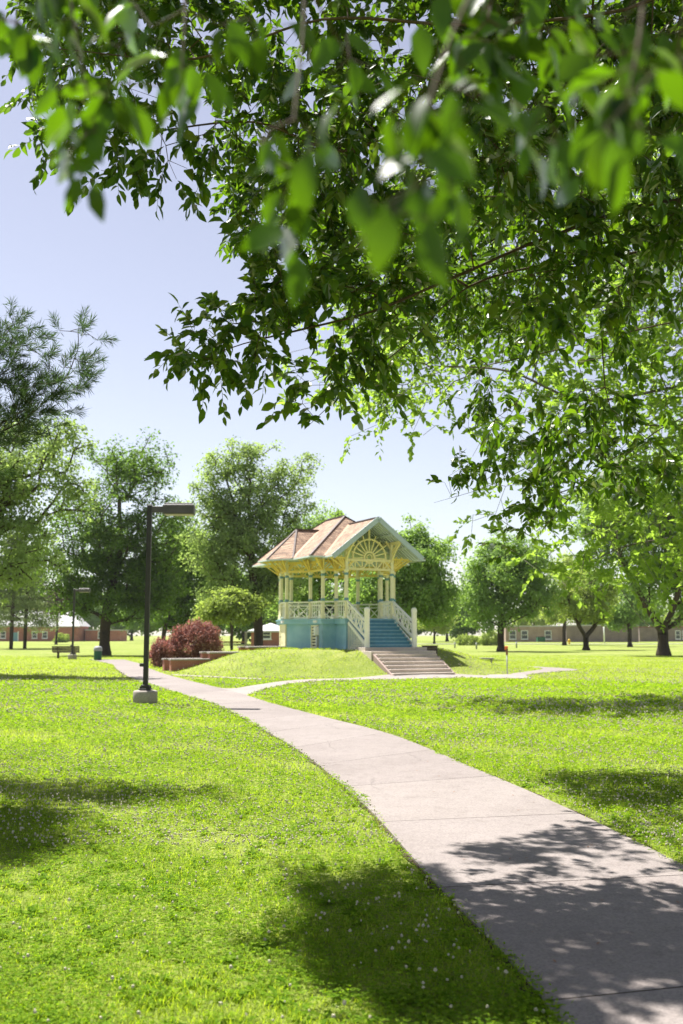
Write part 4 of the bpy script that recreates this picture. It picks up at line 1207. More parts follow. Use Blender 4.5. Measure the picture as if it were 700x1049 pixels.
# ------------------------------------------------------------------ far buildings
def building(label, x0, x1, Y, depth, h, roof_h, wallm, roofm, wins, name='brick_building', ww=1.4, wh=1.9, doors=()):
    rt = empty(name, ((x0 + x1) / 2, Y, 0), 0, label, 'building')
    L = x1 - x0
    m_ = MB(); m_.box((0, depth / 2, h / 2 - .2), (L, depth, h + .4)); m_.build('wall', wallm, rt)
    m_ = MB()
    if roof_h > 0.8:
        e = .6; y0, y1 = -e, depth + e; ym = depth / 2
        P = [(-L / 2 - e, y0, h), (L / 2 + e, y0, h), (L / 2 + e, y1, h), (-L / 2 - e, y1, h), (-L / 2 + 3, ym, h + roof_h), (L / 2 - 3, ym, h + roof_h)]
        m_.add(P, [(0, 1, 5, 4), (1, 2, 5), (2, 3, 4, 5), (3, 0, 4), (3, 2, 1, 0)])
        m_.box((0, -e, h - .12), (L + 1.2, .08, .26))
    else:
        m_.box((0, depth / 2, h + .12), (L + .3, depth + .3, .3))
    m_.build('roof', roofm, rt)
    for wx in wins:
        f = MB(); fw = .16
        for s in (-1, 1): f.box((wx + s * ww / 2, -.05, 1.9), (fw, .12, wh + fw))
        for s in (-1, 0, 1): f.box((wx, -.05 - .002 * s, 1.9 + s * wh / 2), (ww, .12, fw * (.6 if s == 0 else 1)))
        f.box((wx, -.12, 1.9 - wh / 2 - .14), (ww + .4, .3, .12))
        fo = f.build('window', M['white'], rt)
        g = MB(); g.box((wx, -.02, 1.9), (ww, .05, wh)); g.build('pane', M['glass'], fo)
    for dx in doors:
        g = MB(); g.box((dx, -.04, 1.25), (1.6, .1, 2.7)); do = g.build('door', M['teal'], rt)
        g = MB()
        for s in (-1, 1): g.box((dx + s * .95, -.08, 1.4), (.25, .16, 3.0))
        g.build('frame', M['white'], do)
    return rt
Yb = 292
def bx(px, Y=Yb): return (px - 350) / F * Y
building('long red brick building with white framed windows and pale grey roof', bx(-60), bx(82), Yb, 12, 4.4, 4.6, M['brick'], M['roofgrey'],
         [bx(p) - (bx(-60) + bx(82)) / 2 for p in (-40, -20, 6, 38, 48.5)], doors=[bx(18) - (bx(-60) + bx(82)) / 2])
building('low red brick wing continuing right of the grey roofed building behind the maple', bx(84), bx(120), Yb + 6, 10, 3.2, .3, M['brick'], M['roofgrey'],
         [bx(p) - (bx(84) + bx(120)) / 2 for p in (100,)], name='brick_wing')
building('small red brick shed with pale roof left of the gazebo', bx(258, 165), bx(296, 165), 165, 5, 2.6, 1.3, M['brick'], M['roofgrey'],
         [bx(p, 165) - (bx(258, 165) + bx(296, 165)) / 2 for p in (274,)], name='brick_shed', ww=1.3, wh=1.2)
building('long low pink brick building with tall pale windows behind the oval tree', bx(517, 270), bx(577, 270), 270, 14, 4.1, .3, M['brickpink'], M['roofgrey'],
         [bx(p, 270) - (bx(517, 270) + bx(577, 270)) / 2 for p in (524, 536, 560)], ww=1.7, wh=2.2)
building('long windowless brown brick hall with shade in its colour along the right side of the far lawn', bx(578.5, 268), bx(652, 268), 268, 20, 4.3, .3, M['brickshade'], M['roofgrey'], [], name='brick_hall')
building('shaded brown brick entrance block with dark doors at the right frame edge', bx(653, 285), bx(760, 285), 285, 16, 4.0, .3, M['brickshade'], M['rust'],
         [bx(p, 285) - (bx(653, 285) + bx(760, 285)) / 2 for p in (692, 699, 720, 735)], name='entrance_block', ww=1.3, wh=2.3)
rt = empty('light_pole', base_at(619, 235), 0, 'thin pale pole in front of the shaded brown brick hall', 'pole')
m_ = MB(); m_.tube([(0, 0, 0), (0, 0, 4.6)], [.16, .13], 8); m_.build('shaft', M['white'], rt)
m_ = MB(); m_.lathe((0, 0, 4.6), [(.13, 0), (.22, .08), (.22, .25), (.1, .35)], 8); m_.build('cap', M['lidgrey'], rt)

# ------------------------------------------------------------------ overhanging shade tree
def density_points(rows, y0, cell, scale, depth_fn, x0=0):
    pts = []
    for r, row in enumerate(rows):
        for c, dn in enumerate(row):
            k = rng.poisson(dn * scale / 5)
            for _ in range(k):                      # shoots grow in bunches
                px = x0 + (c + rng.random()) * cell; py = y0 + (r + rng.random()) * cell
                b = np.array(at(px, py, depth_fn(px, py))); q_ = b[1] / 9.0
                for _ in range(rng.integers(3, 8)):
                    pts.append(b + rng.normal(0, 1, 3) * [.17, .22, .11] * q_)
    return np.array(pts)
def sprays(T, ends, sk, nleaf, leaf, width, twig, hang, simple=False, spread=.55, droop=.28):
    """one leafy twig per target: a short drooping shoot with alternate leaves"""
    P = np.array(sk.p); tv, lv = [], []
    base, dirs, nrm, Ls = [], [], [], []
    for i, t in enumerate(T):
        e = ends[i]; par = sk.par[e]
        d = P[e] - P[par]; d = d / (np.linalg.norm(d) + 1e-9)
        d = d * .75 + rng.normal(0, spread, 3); d[2] -= hang; d /= np.linalg.norm(d)
        L = twig * (.55 + .8 * rng.random())
        K = max(3, int(nleaf * (.6 + .7 * rng.random())))
        f = np.linspace(.06, 1, K)
        c = t + d[None] * (L * f)[:, None]; c[:, 2] -= .25 * L * f ** 2
        tv.append(c[[0, K // 2, K - 1]])
        sd = np.cross(d, [0, 0, 1.0]); sd /= (np.linalg.norm(sd) + 1e-6)
        alt = np.where(np.arange(K) % 2 == 0, 1, -1)[:, None]
        dd = d[None] * .55 + sd[None] * alt * .8 + rng.normal(0, .28, (K, 3)); dd[:, 2] -= hang * 1.25
        dd[-1] = d; dd[-1, 2] -= hang
        nn = np.array([0, -.25, .8])[None] + sd[None] * alt * .4 + rng.normal(0, .55, (K, 3))
        base.append(c); dirs.append(dd); nrm.append(nn); Ls.append(leaf * (.62 + .6 * rng.random(K)))
    base, dirs, nrm, Ls = map(np.concatenate, (base, dirs, nrm, Ls))
    m = len(base)
    V, p = leaf_cards(base, dirs, unit(nrm), Ls, Ls * width * rng.uniform(.72, 1.2, m), droop * rng.uniform(0, 2.2, (m, 1)), rng.uniform(.0, .38, (m, 1)), simple)
    return V, p, tv
def twig_mesh(tv, r):
    parts = []
    for c in tv:
        m_ = MB(); m_.tube([c[0], c[1], c[2]], [r, r * .8, r * .5], 4, cap=False)
        parts.append((np.array([list(v) for v in m_.v]), [np.array(m_.f)]))
    return merge(parts)

def A3(px, py, Y): return np.array(at(px, py, Y))
TB = np.array([7.2, 10.5, 0.0])
shade = empty('shade_tree', TB, 0, 'broad leaved shade tree whose dark glossy branches hang over the path from the right', 'tree')
sk = Skel()
r_top = sk.limb([TB + [0, 0, -.3], TB + [0, 0, 1.5], TB + [-.15, -.1, 3.2], TB + [-.3, -.2, 4.6]], step=.3)
r_hi = sk.limb([sk.p[r_top], TB + [-.4, 0, 6.5], TB + [-.3, .3, 8.5]], start=r_top, step=.4)
mid = r_top
hi = r_top + (r_hi - r_top) // 2
LIMBS = [
    (hi, [A3(800, 60, 9.5), A3(620, 60, 9.0), A3(520, 88, 8.8), A3(430, 120, 8.8), A3(350, 155, 8.8), A3(260, 125, 8.9), A3(150, 135, 9.2), A3(70, 135, 9.4)]),
    (hi, [A3(820, -40, 8.5), A3(640, 10, 8.0), A3(480, 25, 7.8), A3(330, 20, 8.0), A3(200, 60, 8.4), A3(60, 50, 8.8)]),
    (mid, [A3(860, 230, 9.8), A3(700, 205, 9.5), A3(570, 240, 9.3), A3(470, 282, 9.2), A3(385, 318, 9.2), A3(320, 335, 9.3), A3(250, 352, 9.4), A3(195, 372, 9.5)]),
    (mid, [A3(840, 250, 10.5), A3(690, 255, 10.3), A3(500, 285, 10), A3(420, 350, 9.8), A3(350, 405, 9.7), A3(312, 440, 9.7)]),
    (mid, [A3(830, 310, 12), A3(690, 330, 12.2), A3(590, 354, 12.5), A3(500, 374, 12.8)]),
    (mid, [A3(840, 380, 13), A3(700, 428, 13.5), A3(647, 460, 13.7), A3(617, 477, 13.8), A3(575, 520, 14), A3(535, 570, 14)]),
    (mid, [A3(850, 420, 14), A3(687, 436, 14.3), A3(640, 431, 14.3), A3(605, 438, 14.3), A3(560, 468, 14.3), A3(500, 498, 14.3), A3(445, 515, 14.3)]),
    (hi, [A3(900, -150, 8), A3(720, -180, 7), A3(520, -150, 6.5), A3(350, -120, 6.5)]),
    (hi, [A3(1000, 0, 12), A3(760, 80, 12), A3(600, 160, 12), A3(520, 200, 12)]),
    (mid, [A3(900, 150, 13), A3(700, 180, 14.5), A3(560, 220, 15.3), A3(460, 270, 15.6)]),
    (r_hi, [np.array([4.5, 9.5, 9.3]), np.array([2, 9.3, 9.3]), np.array([-1, 9.2, 8.8])]),
    (r_hi, [np.array([5.5, 7.5, 9.0]), np.array([3.5, 6, 8.6]), np.array([1.5, 5.2, 7.6])]),
]
for st, pts in LIMBS: sk.limb([sk.p[st]] + pts, start=st, step=.25)
n_l = len(sk.p)
D1 = [  # 50 px cells, x from -50
 [0, 0, 0, 0, 3, 5, 6, 6, 7, 7, 8, 8, 8, 8, 8, 7, 6],
 [0, 0, 0, 1, 3, 6, 6, 6, 7, 7, 8, 8, 8, 8, 8, 7, 6],
 [0, 1, 1, 4, 6, 6, 5, 6, 7, 8, 10, 12, 13, 13, 13, 7, 5],
 [0, 0, 4, 6, 6, 7, 4.5, 7, 8, 8, 10, 12, 13, 13, 13, 7, 5],
 [0, 0, 5, 7, 6, 7, 5, 7, 8, 8, 10, 12, 13, 13, 13, 7, 5],
 [0, 0, 0, 2.5, 3, 1.5, 4, 8, 8, 8, 9, 11, 12, 12, 11, 7, 5],
 [0, 0, 0, 0, 0, 0, 3, 6, 7, 7, 7, 8, 8, 9, 8, 6, 4],
 [0, 0, 0, 0, 0, 0, 2, 5, 5, 4, 2, 4.5, 6, 6, 6, 4, 4],
 [0, 0, 0, 0, 0, 0, 0, 1, 2, 1.5, .8, 3.5, 4.5, 4, 4, 3, 3],
 [0, 0, 0, 0, 0, 0, 0, 0, .6, .4, .4, 2.6, 3, 2.4, 2.3, 2, 2],
 [0, 0, 0, 0, 0, 0, 0, 0, 0, 0, .3, 2.4, 3.4, 2.8, 2.2, 2, 2],
 [0, 0, 0, 0, 0, 0, 0, 0, 0, 0, .4, 2.4, 3, 2, 1.3, 2, 2]]
def dep1(px, py):
    b = 9.0 + .004 * max(0, py - 250) + max(0, (px - 480)) * .004 * (1 if py > 200 else .3)
    return b + rng.normal(0, .7) * (1 if px > 330 else .6)
T1 = density_points(D1, -112, 50, 2.4, dep1, x0=-50)
def stroke(pts, wd, Y, dn=.0075):
    c = catmull(pts, 8); L = np.concatenate([[0], np.cumsum(np.hypot(*np.diff(c[:, :2], axis=0).T))])
    n = int(L[-1] * 2 * wd * dn) + 2; out = []
    for _ in range(n):
        f = rng.random() * L[-1]
        x = np.interp(f, L, c[:, 0]) + rng.normal(0, wd * .5); y = np.interp(f, L, c[:, 1]) + rng.normal(0, wd * .5) - 12
        out.append(np.array(at(x, y, Y + rng.normal(0, .3))))
    return out
STROKES = []
STROKES += stroke([(340, 300), (300, 318), (255, 330), (215, 350), (186, 372)], 22, 9.3)
STROKES += stroke([(268, 325), (266, 360), (262, 388)], 14, 9.3) + stroke([(222, 350), (226, 375), (222, 400)], 12, 9.3) + stroke([(190, 362), (184, 384)], 9, 9.3)
STROKES += stroke([(440, 265), (400, 315), (375, 350), (345, 392), (306, 428)], 26, 9.6)
STROKES += stroke([(242, 140), (250, 190), (262, 238)], 20, 11.9, .010) + stroke([(255, 230), (240, 262)], 12, 11.9, .010) + stroke([(300, 170), (310, 230), (330, 280)], 22, 12.4) + stroke([(262, 240), (285, 300), (300, 320)], 14, 9.0)
STROKES += stroke([(560, 455), (520, 475), (480, 494), (446, 508)], 13, 14.2) + stroke([(570, 480), (545, 535), (528, 580)], 17, 14) + stroke([(520, 370), (500, 410), (490, 440)], 19, 12.8)
STROKES += stroke([(640, 440), (600, 470), (560, 500)], 22, 14) + stroke([(420, 330), (400, 380), (395, 400)], 14, 12.5)
T1 = np.concatenate([T1, np.array(STROKES)])
# the crown goes on above and beyond the picture, and deeper in on the right
DEEP = [[6, 7, 7, 6, 6, 7, 8, 8], [5, 8, 9, 8, 7, 8, 8, 8], [3, 8, 9, 8, 7, 7, 7, 6], [0, 3, 6, 6, 6, 7, 6, 4], [0, 0, .3, .5, 3, 4, 4, 3]]
T1d = density_points(DEEP, 50, 60, 2.2, lambda px, py: 15.5 + rng.normal(0, 1.2), x0=300)
top_n = 4800
T1t = np.stack([rng.uniform(-3.0, 11, top_n), rng.uniform(1.2, 16, top_n), rng.uniform(4.0, 11.4, top_n)], 1)
okt = (T1t[:, 2] > CAM_H + .72 * T1t[:, 1] + .3) & (((T1t - [4.3, 8.5, 7.2]) / [7.5, 8.2, 4.3]) ** 2).sum(1).__lt__(1)
T1n = np.stack([rng.uniform(-2.8, 3.2, 170), rng.uniform(1.0, 4.4, 170), rng.uniform(4.0, 6.4, 170)], 1)
T1n = T1n[T1n[:, 2] > CAM_H + .74 * T1n[:, 1] + .35]
# foliage some 16 m out that shades the lawn right of the path
gs = np.stack([rng.uniform(2.9, 6.2, 560), rng.uniform(11.7, 14.6, 560)], 1); zs = rng.uniform(6.9, 9.6, 560)
T1s = np.stack([gs[:, 0] - .374 * zs, gs[:, 1] + .35 * zs, zs], 1)
# the top of the crown, which darkens the grass left of the path
fy = rng.uniform(893, 1050, 520); fx = 388 + (fy - 900) * .78 + rng.uniform(-80, 80, 520); zs = rng.uniform(8.9, 10.8, 520)
gs = np.array([gp(a, b).to_tuple()[:2] for a, b in zip(fx, fy)])
T1g = np.stack([gs[:, 0] - .374 * zs, gs[:, 1] + .35 * zs, zs], 1)
T1 = np.concatenate([T1, T1d, T1t[okt], T1n, T1s, T1g])
print('sprays', len(T1), okt.sum())
ends = sk.attach(T1, wl=.12, sub=.35, minr=r_top - 2, sag=.06)
V, p, tv = sprays(T1, ends, sk, 13, .130, .56, .30, .26)
rad = np.clip(sk.radii(.0021, .44), .0022, .06)
tk = np.arange(len(rad)) <= r_hi
rad[tk] = np.interp(np.array(sk.p)[tk, 2], [0, .4, 4.6, 8.6], [.42, .33, .24, .07])
a1, a2 = sk.mesh(rad, 6)
t1, t2 = twig_mesh(tv, .0028)
mv, mp = merge([(a1, a2), (t1, t2)])
np_mesh('trunk', mv - TB, mp, M['twig'], shade, True)
np_mesh('crown', V - TB, p, M['midleaf'], shade)

# low shoots close to the camera, still on the same tree
near_limbs = [
    [(760, -420, 4.0), (640, -330, 2.6), (560, -160, 1.75), (470, 20, 1.45), (435, 130, 1.35), (425, 190, 1.3)],
    [(720, -420, 3.6), (690, -260, 2.2), (665, -60, 1.6), (655, 40, 1.45), (640, 110, 1.4)],
    [(600, -420, 3.8), (420, -300, 2.8), (330, -100, 2.1), (310, 40, 1.8), (300, 140, 1.65)],
    [(420, -420, 3.8), (240, -280, 2.8), (190, -120, 2.3), (190, 10, 2.1), (185, 80, 2.0)],
    [(240, -420, 4.0), (100, -280, 2.8), (60, -120, 2.1), (70, -20, 1.9), (90, 100, 1.8), (100, 140, 1.75)],
    [(160, -420, 4.0), (20, -280, 2.8), (0, -120, 2.2), (20, -10, 2.0)],
    [(820, -420, 3.6), (760, -200, 2.4), (710, -40, 1.9), (695, 60, 1.8)],
    [(640, -420, 3.8), (560, -260, 3.0), (520, -80, 2.4), (500, 20, 2.2)],
]
sk2 = Skel(); hub = np.array([1.6, 2.6, 5.6])
r0 = sk2.limb([TB + [-.3, -.2, 4.6], np.array([4.6, 6.5, 5.8]), hub], step=.3)
shoots = []
for li in near_limbs:
    a = sk2.limb([sk2.p[r0]] + [A3(*q_) for q_ in li], start=r0, step=.12)
NL = dict(base=[], d=[], n=[], L=[])
def nleaf(px, py, Y, dx, dy, dd, L, tilt=(0, 0, 1)):
    """one leaf hanging from a stalk at this point; (dx, dy) is where its tip points in view"""
    b = A3(px, py, Y); t = A3(px + dx, py + dy, Y + dd)
    NL['base'].append(b); NL['d'].append(t - b); NL['L'].append(L)
    NL['n'].append(np.array(tilt, float) + rng.normal(0, .25, 3))
NEAR = [  # x, y, depth, number, spread px, length
    (430, 120, 1.38, 15, 62, .095), (420, 195, 1.3, 9, 45, .095), (300, 150, 1.66, 10, 40, .10), (295, 215, 1.6, 6, 24, .09), (190, 80, 2.05, 12, 45, .12), (90, 100, 1.8, 10, 34, .11),
    (80, 160, 1.75, 4, 20, .10), (60, 10, 2.0, 14, 70, .13), (15, 30, 2.1, 8, 40, .12), (650, 110, 1.42, 9, 50, .11), (640, 50, 1.5, 10, 60, .10), (695, 60, 1.85, 10, 45, .11), (500, 30, 2.2, 22, 90, .12),
    (560, 40, 2.3, 24, 80, .12), (120, 30, 2.2, 8, 50, .11), (250, 30, 2.1, 6, 50, .10), (540, 130, 1.7, 8, 50, .09), (590, 150, 2.0, 8, 50, .10), (350, 60, 2.1, 7, 50, .10), (480, 190, 1.6, 6, 40, .08)]
near_T = []
for (px, py, Y, k, s, L) in NEAR:
    for _ in range(int(k * 1.35)):
        x, y = px + rng.normal(0, s * .45), py + rng.normal(0, s * .45)
        ang = rng.normal(0, .75)
        nleaf(x, y, Y + rng.normal(0, .06), math.sin(ang) * 60, math.cos(ang) * 60, rng.normal(0, .05), L * (.55 + .55 * rng.random()), (rng.normal(0, .5), rng.normal(-.5, .5), .8))
nleaf(440, 225, 1.25, 14, 80, -.02, .10, (0, -.9, .3)); nleaf(628, 140, 1.3, 10, 80, 0, .105, (-.3, -.9, .5)); nleaf(620, 130, 1.32, -20, 80, 0, .09, (-.6, -.7, .5))
nleaf(300, 255, 1.55, 6, 70, 0, .10, (.2, -.9, .3)); nleaf(97, 185, 1.7, 0, 60, 0, .07, (0, -1, .2)); nleaf(84, 180, 1.72, -24, 50, 0, .07, (0, -1, .2))
nleaf(310, 175, 1.6, -60, 10, 0, .075, (0, -.4, .9)); nleaf(480, 110, 1.3, 70, 20, 0, .09, (0, -.5, .9)); nleaf(690, 140, 1.5, 30, 40, 0, .10, (0, -.6, .7))
nb_ = np.array(NL['base'])
e2 = sk2.attach(nb_, wl=.05, sub=.08, minr=r0, sag=.0)
V, p = leaf_cards(nb_, np.array(NL['d']), unit(np.array(NL['n'])), np.array(NL['L']), np.array(NL['L']) * rng.uniform(.4, .62, len(nb_)), rng.uniform(.05, .45, (len(nb_), 1)), rng.uniform(.05, .35, (len(nb_), 1)))
rad2 = np.clip(sk2.radii(.0010, .42), .0010, .02)
a1, a2 = sk2.mesh(rad2, 6)
lb_ = np_mesh('low_branch', a1 - TB, a2, M['twig'], shade, True)
lv_ = np_mesh('leaves', V - TB, p, M['nearleaf'], None, True); lv_.parent = lb_

# second, sunlit tree farther right
TB2 = np.array([19.0, 33.0, 0.0])
sun_t = empty('sunlit_tree', TB2, 0, 'sunlit pale green tree whose arching branches reach in from the right above the far lawn', 'tree')
sk = Skel()
r_top = sk.limb([TB2 + [0, 0, -.3], TB2 + [0, 0, 2], TB2 + [-.4, 0, 4], TB2 + [-.7, 0, 6]], step=.4)
for pts in ([(800, 380, 33), (700, 395, 32), (600, 410, 31), (520, 380, 31), (440, 375, 31)], [(820, 450, 33), (690, 470, 33), (600, 495, 32), (540, 520, 32)],
            [(800, 300, 33), (680, 310, 32), (560, 330, 31), (450, 350, 30)], [(820, 520, 33), (720, 545, 33), (640, 560, 33), (590, 585, 33)], [(840, 250, 32), (700, 220, 31), (560, 250, 31)]):
    sk.limb([sk.p[r_top]] + [A3(*q_) for q_ in pts], start=r_top, step=.4)
D2 = [  # y from 150
 [0, 0, 0, 0, 0, 0, 0, 0, 1, 2, 3, 4, 4, 5, 5, 5, 5],
 [0, 0, 0, 0, 0, 0, 0, 0, 1, 2, 3, 4, 5, 5, 5, 5, 5],
 [0, 0, 0, 0, 0, 0, 0, 0, 2, 3, 3, 5, 5, 5, 5, 5, 5],
 [0, 0, 0, 0, 0, 0, 0, 0, 3, 6, 4, 4, 5, 5, 5, 5, 5],
 [0, 0, 0, 0, 0, 0, 0, .6, 5, 8, 5, 4, 6, 6, 6, 6, 5],
 [0, 0, 0, 0, 0, 0, 0, 0, 2, 1.5, 0, 2.5, 5, 5, 5.5, 5, 5],
 [0, 0, 0, 0, 0, 0, 0, 0, 0, 0, 0, 3.5, 5.5, 6, 6, 6, 5],
 [0, 0, 0, 0, 0, 0, 0, 0, 0, 0, 0, 2.5, 5.5, 6.5, 6.5, 6, 5],
 [0, 0, 0, 0, 0, 0, 0, 0, 0, 0, 0, 0, 2, 4, 4, 4, 4]]
T2 = density_points(D2, 150, 50, 6.5, lambda px, py: 32 + rng.normal(0, 1.8), x0=-50)
ends = sk.attach(T2, wl=.12, sub=.7, minr=r_top - 2, sag=.05)
V, p, tv = sprays(T2, ends, sk, 13, .27, .62, .7, .08, simple=True, spread=.9)
rad = np.clip(sk.radii(.006, .42), .007, .12)
tk = np.arange(len(rad)) <= r_top
rad[tk] = np.interp(np.array(sk.p)[tk, 2], [0, .5, 6], [.45, .36, .2])
a1, a2 = sk.mesh(rad, 6)
np_mesh('trunk', a1 - TB2, a2, M['palebark'], sun_t, True)
np_mesh('crown', V - TB2, p, M['sunleaf'], sun_t)

# ------------------------------------------------------------------ pine at the left edge
PB = np.array([-8.6, 15.6, 0.0])
pine = empty('pine_tree', PB, 0, 'pine reaching in from the left edge with long needled upswept branches', 'tree')
sk = Skel()
rt_ = sk.limb([PB + [0, 0, -.3], PB + [0, 0, 3], PB + [.1, 0, 7], PB + [0, .1, 11]], step=.3)
nt_ = len(sk.p); tips = []
def pbranch(z, pts):
    j = int(np.argmin([abs(sk.p[i][2] - z) for i in range(nt_)]))
    return sk.limb([sk.p[j]] + pts, start=j, step=.2)
pbranch(4.4, [A3(-120, 480, 15.4), A3(-40, 456, 15.2), A3(15, 436, 15), A3(46, 412, 15), A3(68, 386, 15), A3(80, 358, 15)])
pbranch(5.6, [A3(-120, 385, 15.4), A3(-50, 365, 15.2), A3(-14, 352, 15), A3(6, 342, 15)])
pbranch(4.0, [A3(-120, 500, 15), A3(-50, 470, 14.6), A3(0, 435, 14.4), A3(40, 412, 14.4)])
pbranch(5.0, [A3(-120, 420, 15), A3(-60, 400, 14.8), A3(0, 385, 14.6), A3(15, 365, 14.6)])
for (x_, y_, z_) in ((-5.4, 10.6, 6.2), (-4.9, 11.8, 6.4), (-5.0, 12.6, 5.4), (-5.9, 11.0, 5.2), (-4.7, 12.9, 6.9), (-6.2, 12.2, 7.2), (-5.2, 9.6, 6.0), (-5.7, 9.9, 6.8), (-6.4, 10.6, 6.3), (-5.2, 11.3, 5.8)):
    o_ = np.array([x_ - .5, y_, z_]); pbranch(z_ - 1.2, [PB * .5 + o_ * .5 + [0, 0, z_ * .45], o_])
for k in range(34):
    z = 3.0 + 7.4 * rng.random(); a = rng.random() * 6.28; L = (11.5 - z) * .36 * (.6 + .5 * rng.random())
    if math.cos(a) > .1: L = min(L, (2.0 if z > 5.5 else 2.8) / math.cos(a))
    c = np.array([math.cos(a), math.sin(a), 0])
    o_ = PB + [0, 0, z]
    pbranch(z, [o_ + c * L * .5 + [0, 0, .05], o_ + c * L + [0, 0, .35]])
n0 = len(sk.p); P = np.array(sk.p)[nt_:]
T = []
for pnt in P:
    if np.linalg.norm(pnt[:2] - PB[:2]) < .8: continue
    for _ in range(5):
        T.append(pnt + rng.normal(0, 1, 3) * [.26, .26, .16] + [0, 0, .06])
for (x_, y_, z_) in ((-5.4, 10.6, 6.2), (-4.9, 11.8, 6.4), (-5.0, 12.6, 5.4), (-5.9, 11.0, 5.2), (-6.2, 12.2, 7.2), (-5.2, 9.6, 6.0), (-5.7, 9.9, 6.8), (-6.4, 10.6, 6.3), (-5.2, 11.3, 5.8), (-6.0, 13.0, 6.0), (-5.4, 13.3, 6.6)):
    for _ in range(130): T.append(np.array([x_ - .55, y_, z_ * .93]) + rng.normal(0, 1, 3) * [.3, .42, .18])
T = np.array(T)
en = sk.attach(T, wl=.05, sub=.12, minr=nt_)
Pn = np.array(sk.p)
rad = np.clip(sk.radii(.0035, .42), .004, .03)
tk = np.arange(len(rad)) < nt_
rad[tk] = np.interp(np.array(sk.p)[tk, 2], [0, .5, 11], [.3, .24, .03])
a1, a2 = sk.mesh(rad, 5)
np_mesh('trunk', a1 - PB, a2, M['bark'], pine, True)
# needle brushes along the twigs
B, Dn = [], []
for i, t in enumerate(T):
    e = en[i]; d = Pn[e] - Pn[sk.par[e]]; d = d / (np.linalg.norm(d) + 1e-6) * .6 + np.array([.35, 0, .45]); d /= np.linalg.norm(d)
    k = 70; f = rng.random(k) * .26 - .05
    B.append(t + d[None] * f[:, None]); Dn.append(d[None] * .75 + rng.normal(0, .5, (k, 3)))
B, Dn = np.concatenate(B), unit(np.concatenate(Dn))
n = len(B); nr = unit(rng.normal(size=(n, 3)))
V, p = leaf_cards(B - PB, Dn, nr, .17 * (.7 + .5 * rng.random(n)), .011, .05, 0, True)
np_mesh('crown', V, p, M['pine'], pine)

# ------------------------------------------------------------------ grass, clover, blossom
def scatter(n, y0, y1, power):
    """ground positions in a wide wedge before the camera, thinning with distance"""
    u = rng.random(n)
    y = y0 * (y1 / y0) ** u if power == 2 else y0 + (y1 - y0) * u ** .6
    x = (rng.random(n) * 2 - 1) * (.42 * y + 1.0)
    keep = np.ones(n, bool)
    jx, jy = np.sin(x * 3.1 + y * 1.3) * .04 + rng.normal(0, .03, n), np.cos(y * 2.7 - x) * .04 + rng.normal(0, .03, n)
    for poly in PATH_POLYS: keep &= ~in_poly(x + jx, y + jy, poly)
    g = np.array(gw(0, 0)); 
    lu = (x - GX) * CT + (y - GY) * ST; lv = -(x - GX) * ST + (y - GY) * CT
    keep &= ~((np.abs(lu) < 3.4) & (lv > .9) & (lv < 7.7)) & ~((np.abs(lu) < 1.85) & (lv > -6.2) & (lv < 1.4))
    x, y = x[keep], y[keep]
    return x, y, ground_z(x, y)
def patch(x, y, s, seed):
    return np.sin(x * s + seed) * np.sin(y * s * 1.13 + seed * 2.1) + .6 * np.sin(x * s * 2.3 + y * s * 1.7 + seed)
x, y, z = scatter(370000, 3.6, 95, 2)
n = len(x); k = np.clip(y / 9.0, 1, 6)
a = rng.random(n) * 6.28
hgt = (.036 + .04 * rng.random(n)) * (1 + .3 * patch(x, y, 1.7, .4)).clip(.4, 1.5) * np.clip(k ** .25, 1, 1.6)
lean = .25 + .75 * rng.random(n)
d = np.stack([np.cos(a) * lean, np.sin(a) * lean, np.full(n, 1.0)], 1)
nr = np.stack([-np.cos(a), -np.sin(a), lean], 1)
V, p = leaf_cards(np.stack([x, y, z - .004], 1), d, unit(nr), hgt * 1.15, .0045 * k * (0.8 + .5 * rng.random(n)), .3, .05, True)
tag(np_mesh('grass', V, p, M['grass']), 'fresh green grass blades of the lawn', None, None, 'stuff')
x, y, z = scatter(210000, 3.6, 44, 2)
ok = patch(x, y, 1.1, 2.2) + rng.normal(0, .5, len(x)) > -.55; x, y, z = x[ok], y[ok], z[ok]
n = len(x); k = np.clip(y / 9.0, 1, 4.5); hh = (.03 + .045 * rng.random(n))
parts = []; a0 = rng.random(n) * 6.28; tl = rng.normal(0, .3, (n, 2))
for j in range(3):
    a = a0 + j * 2.094
    d = np.stack([np.cos(a), np.sin(a), .15 + tl[:, 0]], 1)
    parts.append(leaf_cards(np.stack([x, y, z + hh], 1), d, unit(np.stack([tl[:, 0], tl[:, 1], np.ones(n)], 1)), .016 * k * (.8 + .5 * rng.random(n)), .015 * k, .15, -.08, True))
V, p = merge(parts)
tag(np_mesh('clover_leaves', V, p, M['clover']), 'round clover leaves growing through the lawn', None, None, 'stuff')
# broad weeds
x, y, z = scatter(1500, 3.8, 22, 2)
n = len(x); parts = []
for j in range(7):
    a = j * .9 + rng.random(n); d = np.stack([np.cos(a), np.sin(a), .35 + .35 * rng.random(n)], 1)
    parts.append(leaf_cards(np.stack([x, y, z + .01], 1), d, unit(np.stack([-np.cos(a) * .4, -np.sin(a) * .4, np.ones(n)], 1)), .10 * (.6 + .7 * rng.random(n)), .038, .35, .1))
V, p = merge(parts)
tag(np_mesh('broad_weed_leaves', V, p, M['clover']), 'broad plantain leaves among the grass', None, None, 'stuff')
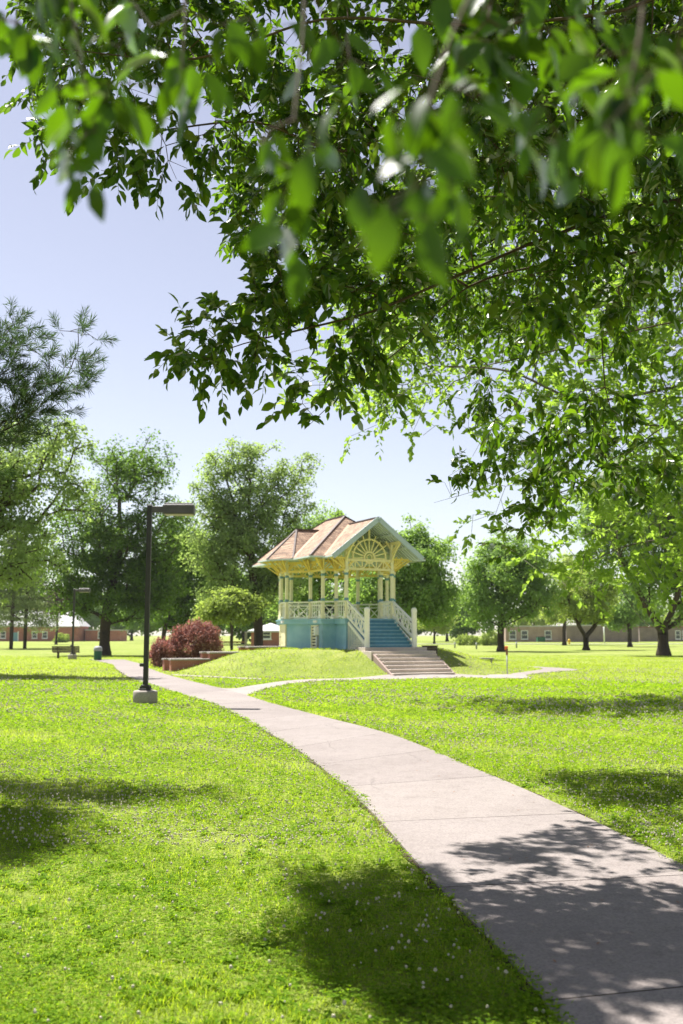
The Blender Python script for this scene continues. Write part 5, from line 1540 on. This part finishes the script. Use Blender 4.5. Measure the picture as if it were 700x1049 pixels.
# clover heads: little domes
xa, ya, za = scatter(2600, 3.6, 10, 2); xb, yb, zb = scatter(34000, 9.5, 58, 2)
x, y, z = np.concatenate([xa, xb]), np.concatenate([ya, yb]), np.concatenate([za, zb])
ok = patch(x, y, .5, 1.2) + patch(x, y, .17, 3.0) + rng.normal(0, .8, len(x)) > -.3; x, y, z = x[ok], y[ok], z[ok]
n = len(x); r = .0105 * (.5 + .8 * rng.random(n)) * np.clip(y / 13, 1, 2.6); hh = .05 + .055 * rng.random(n)
ring = [(0, -1)] + [(.95, -.25)] * 5 + [(.7, .6)] * 5 + [(0, 1)]
offs = []
for i, (rr, zz) in enumerate(ring):
    a = i * 1.2566 + (.6 if i > 5 else 0); offs.append((rr * math.cos(a), rr * math.sin(a), zz))
offs = np.array(offs)
V = np.stack([x, y, z + hh], 1)[:, None] + offs[None] * r[:, None, None] * (1 + .12 * rng.normal(size=(n, 12, 1)))
kk = np.arange(n)[:, None] * 12
tris = []; quads = []
for i in range(5):
    j = (i + 1) % 5
    tris += [kk + np.array([[0, 1 + j, 1 + i]]), kk + np.array([[11, 6 + i, 6 + j]])]
    quads.append(kk + np.array([[1 + i, 1 + j, 6 + j, 6 + i]]))
tag(np_mesh('clover_blossom', V.reshape(-1, 3), [np.concatenate(tris), np.concatenate(quads)], M['blossom']), 'white clover blossom dotted over the lawn', None, None, 'stuff')
# debris on the path
x = rng.uniform(-1.5, 4.5, 900); y = rng.uniform(4.2, 16, 900)
ok = in_poly(x, y, PATH_POLYS[0]); x, y = x[ok], y[ok]; n = len(x)
a = rng.random(n) * 6.28; d = np.stack([np.cos(a), np.sin(a), .05 * np.ones(n)], 1)
sz = rng.choice([.012, .02, .05], n, p=[.6, .32, .08])
V, p = leaf_cards(np.stack([x, y, ground_z(x, y) + .032], 1), d, np.tile([0, 0, 1.0], (n, 1)), sz, sz * .35, -.1, .1, True)
tag(np_mesh('leaf_litter', V, p, M['rust']), 'small dry leaf scraps on the concrete path', None, None, 'stuff')

# ------------------------------------------------------------------ summer haze over the park
hz = MB(); hz.box((0, 700, 15.5), (2960, 2080, 33.5))
hm = bpy.data.materials.new('haze_air'); hm.use_nodes = True
hn = hm.node_tree; hn.nodes.clear()
ho = hn.nodes.new('ShaderNodeOutputMaterial'); hv = hn.nodes.new('ShaderNodeVolumePrincipled')
hv.inputs['Color'].default_value = (0.93, 0.96, 1.0, 1)
hv.inputs['Density'].default_value = 0.00009
hv.inputs['Anisotropy'].default_value = 0.2
hn.links.new(hv.outputs[0], ho.inputs['Volume'])
tag(hz.build('haze', hm), 'thin summer haze in the air over the park', None, None, 'stuff')
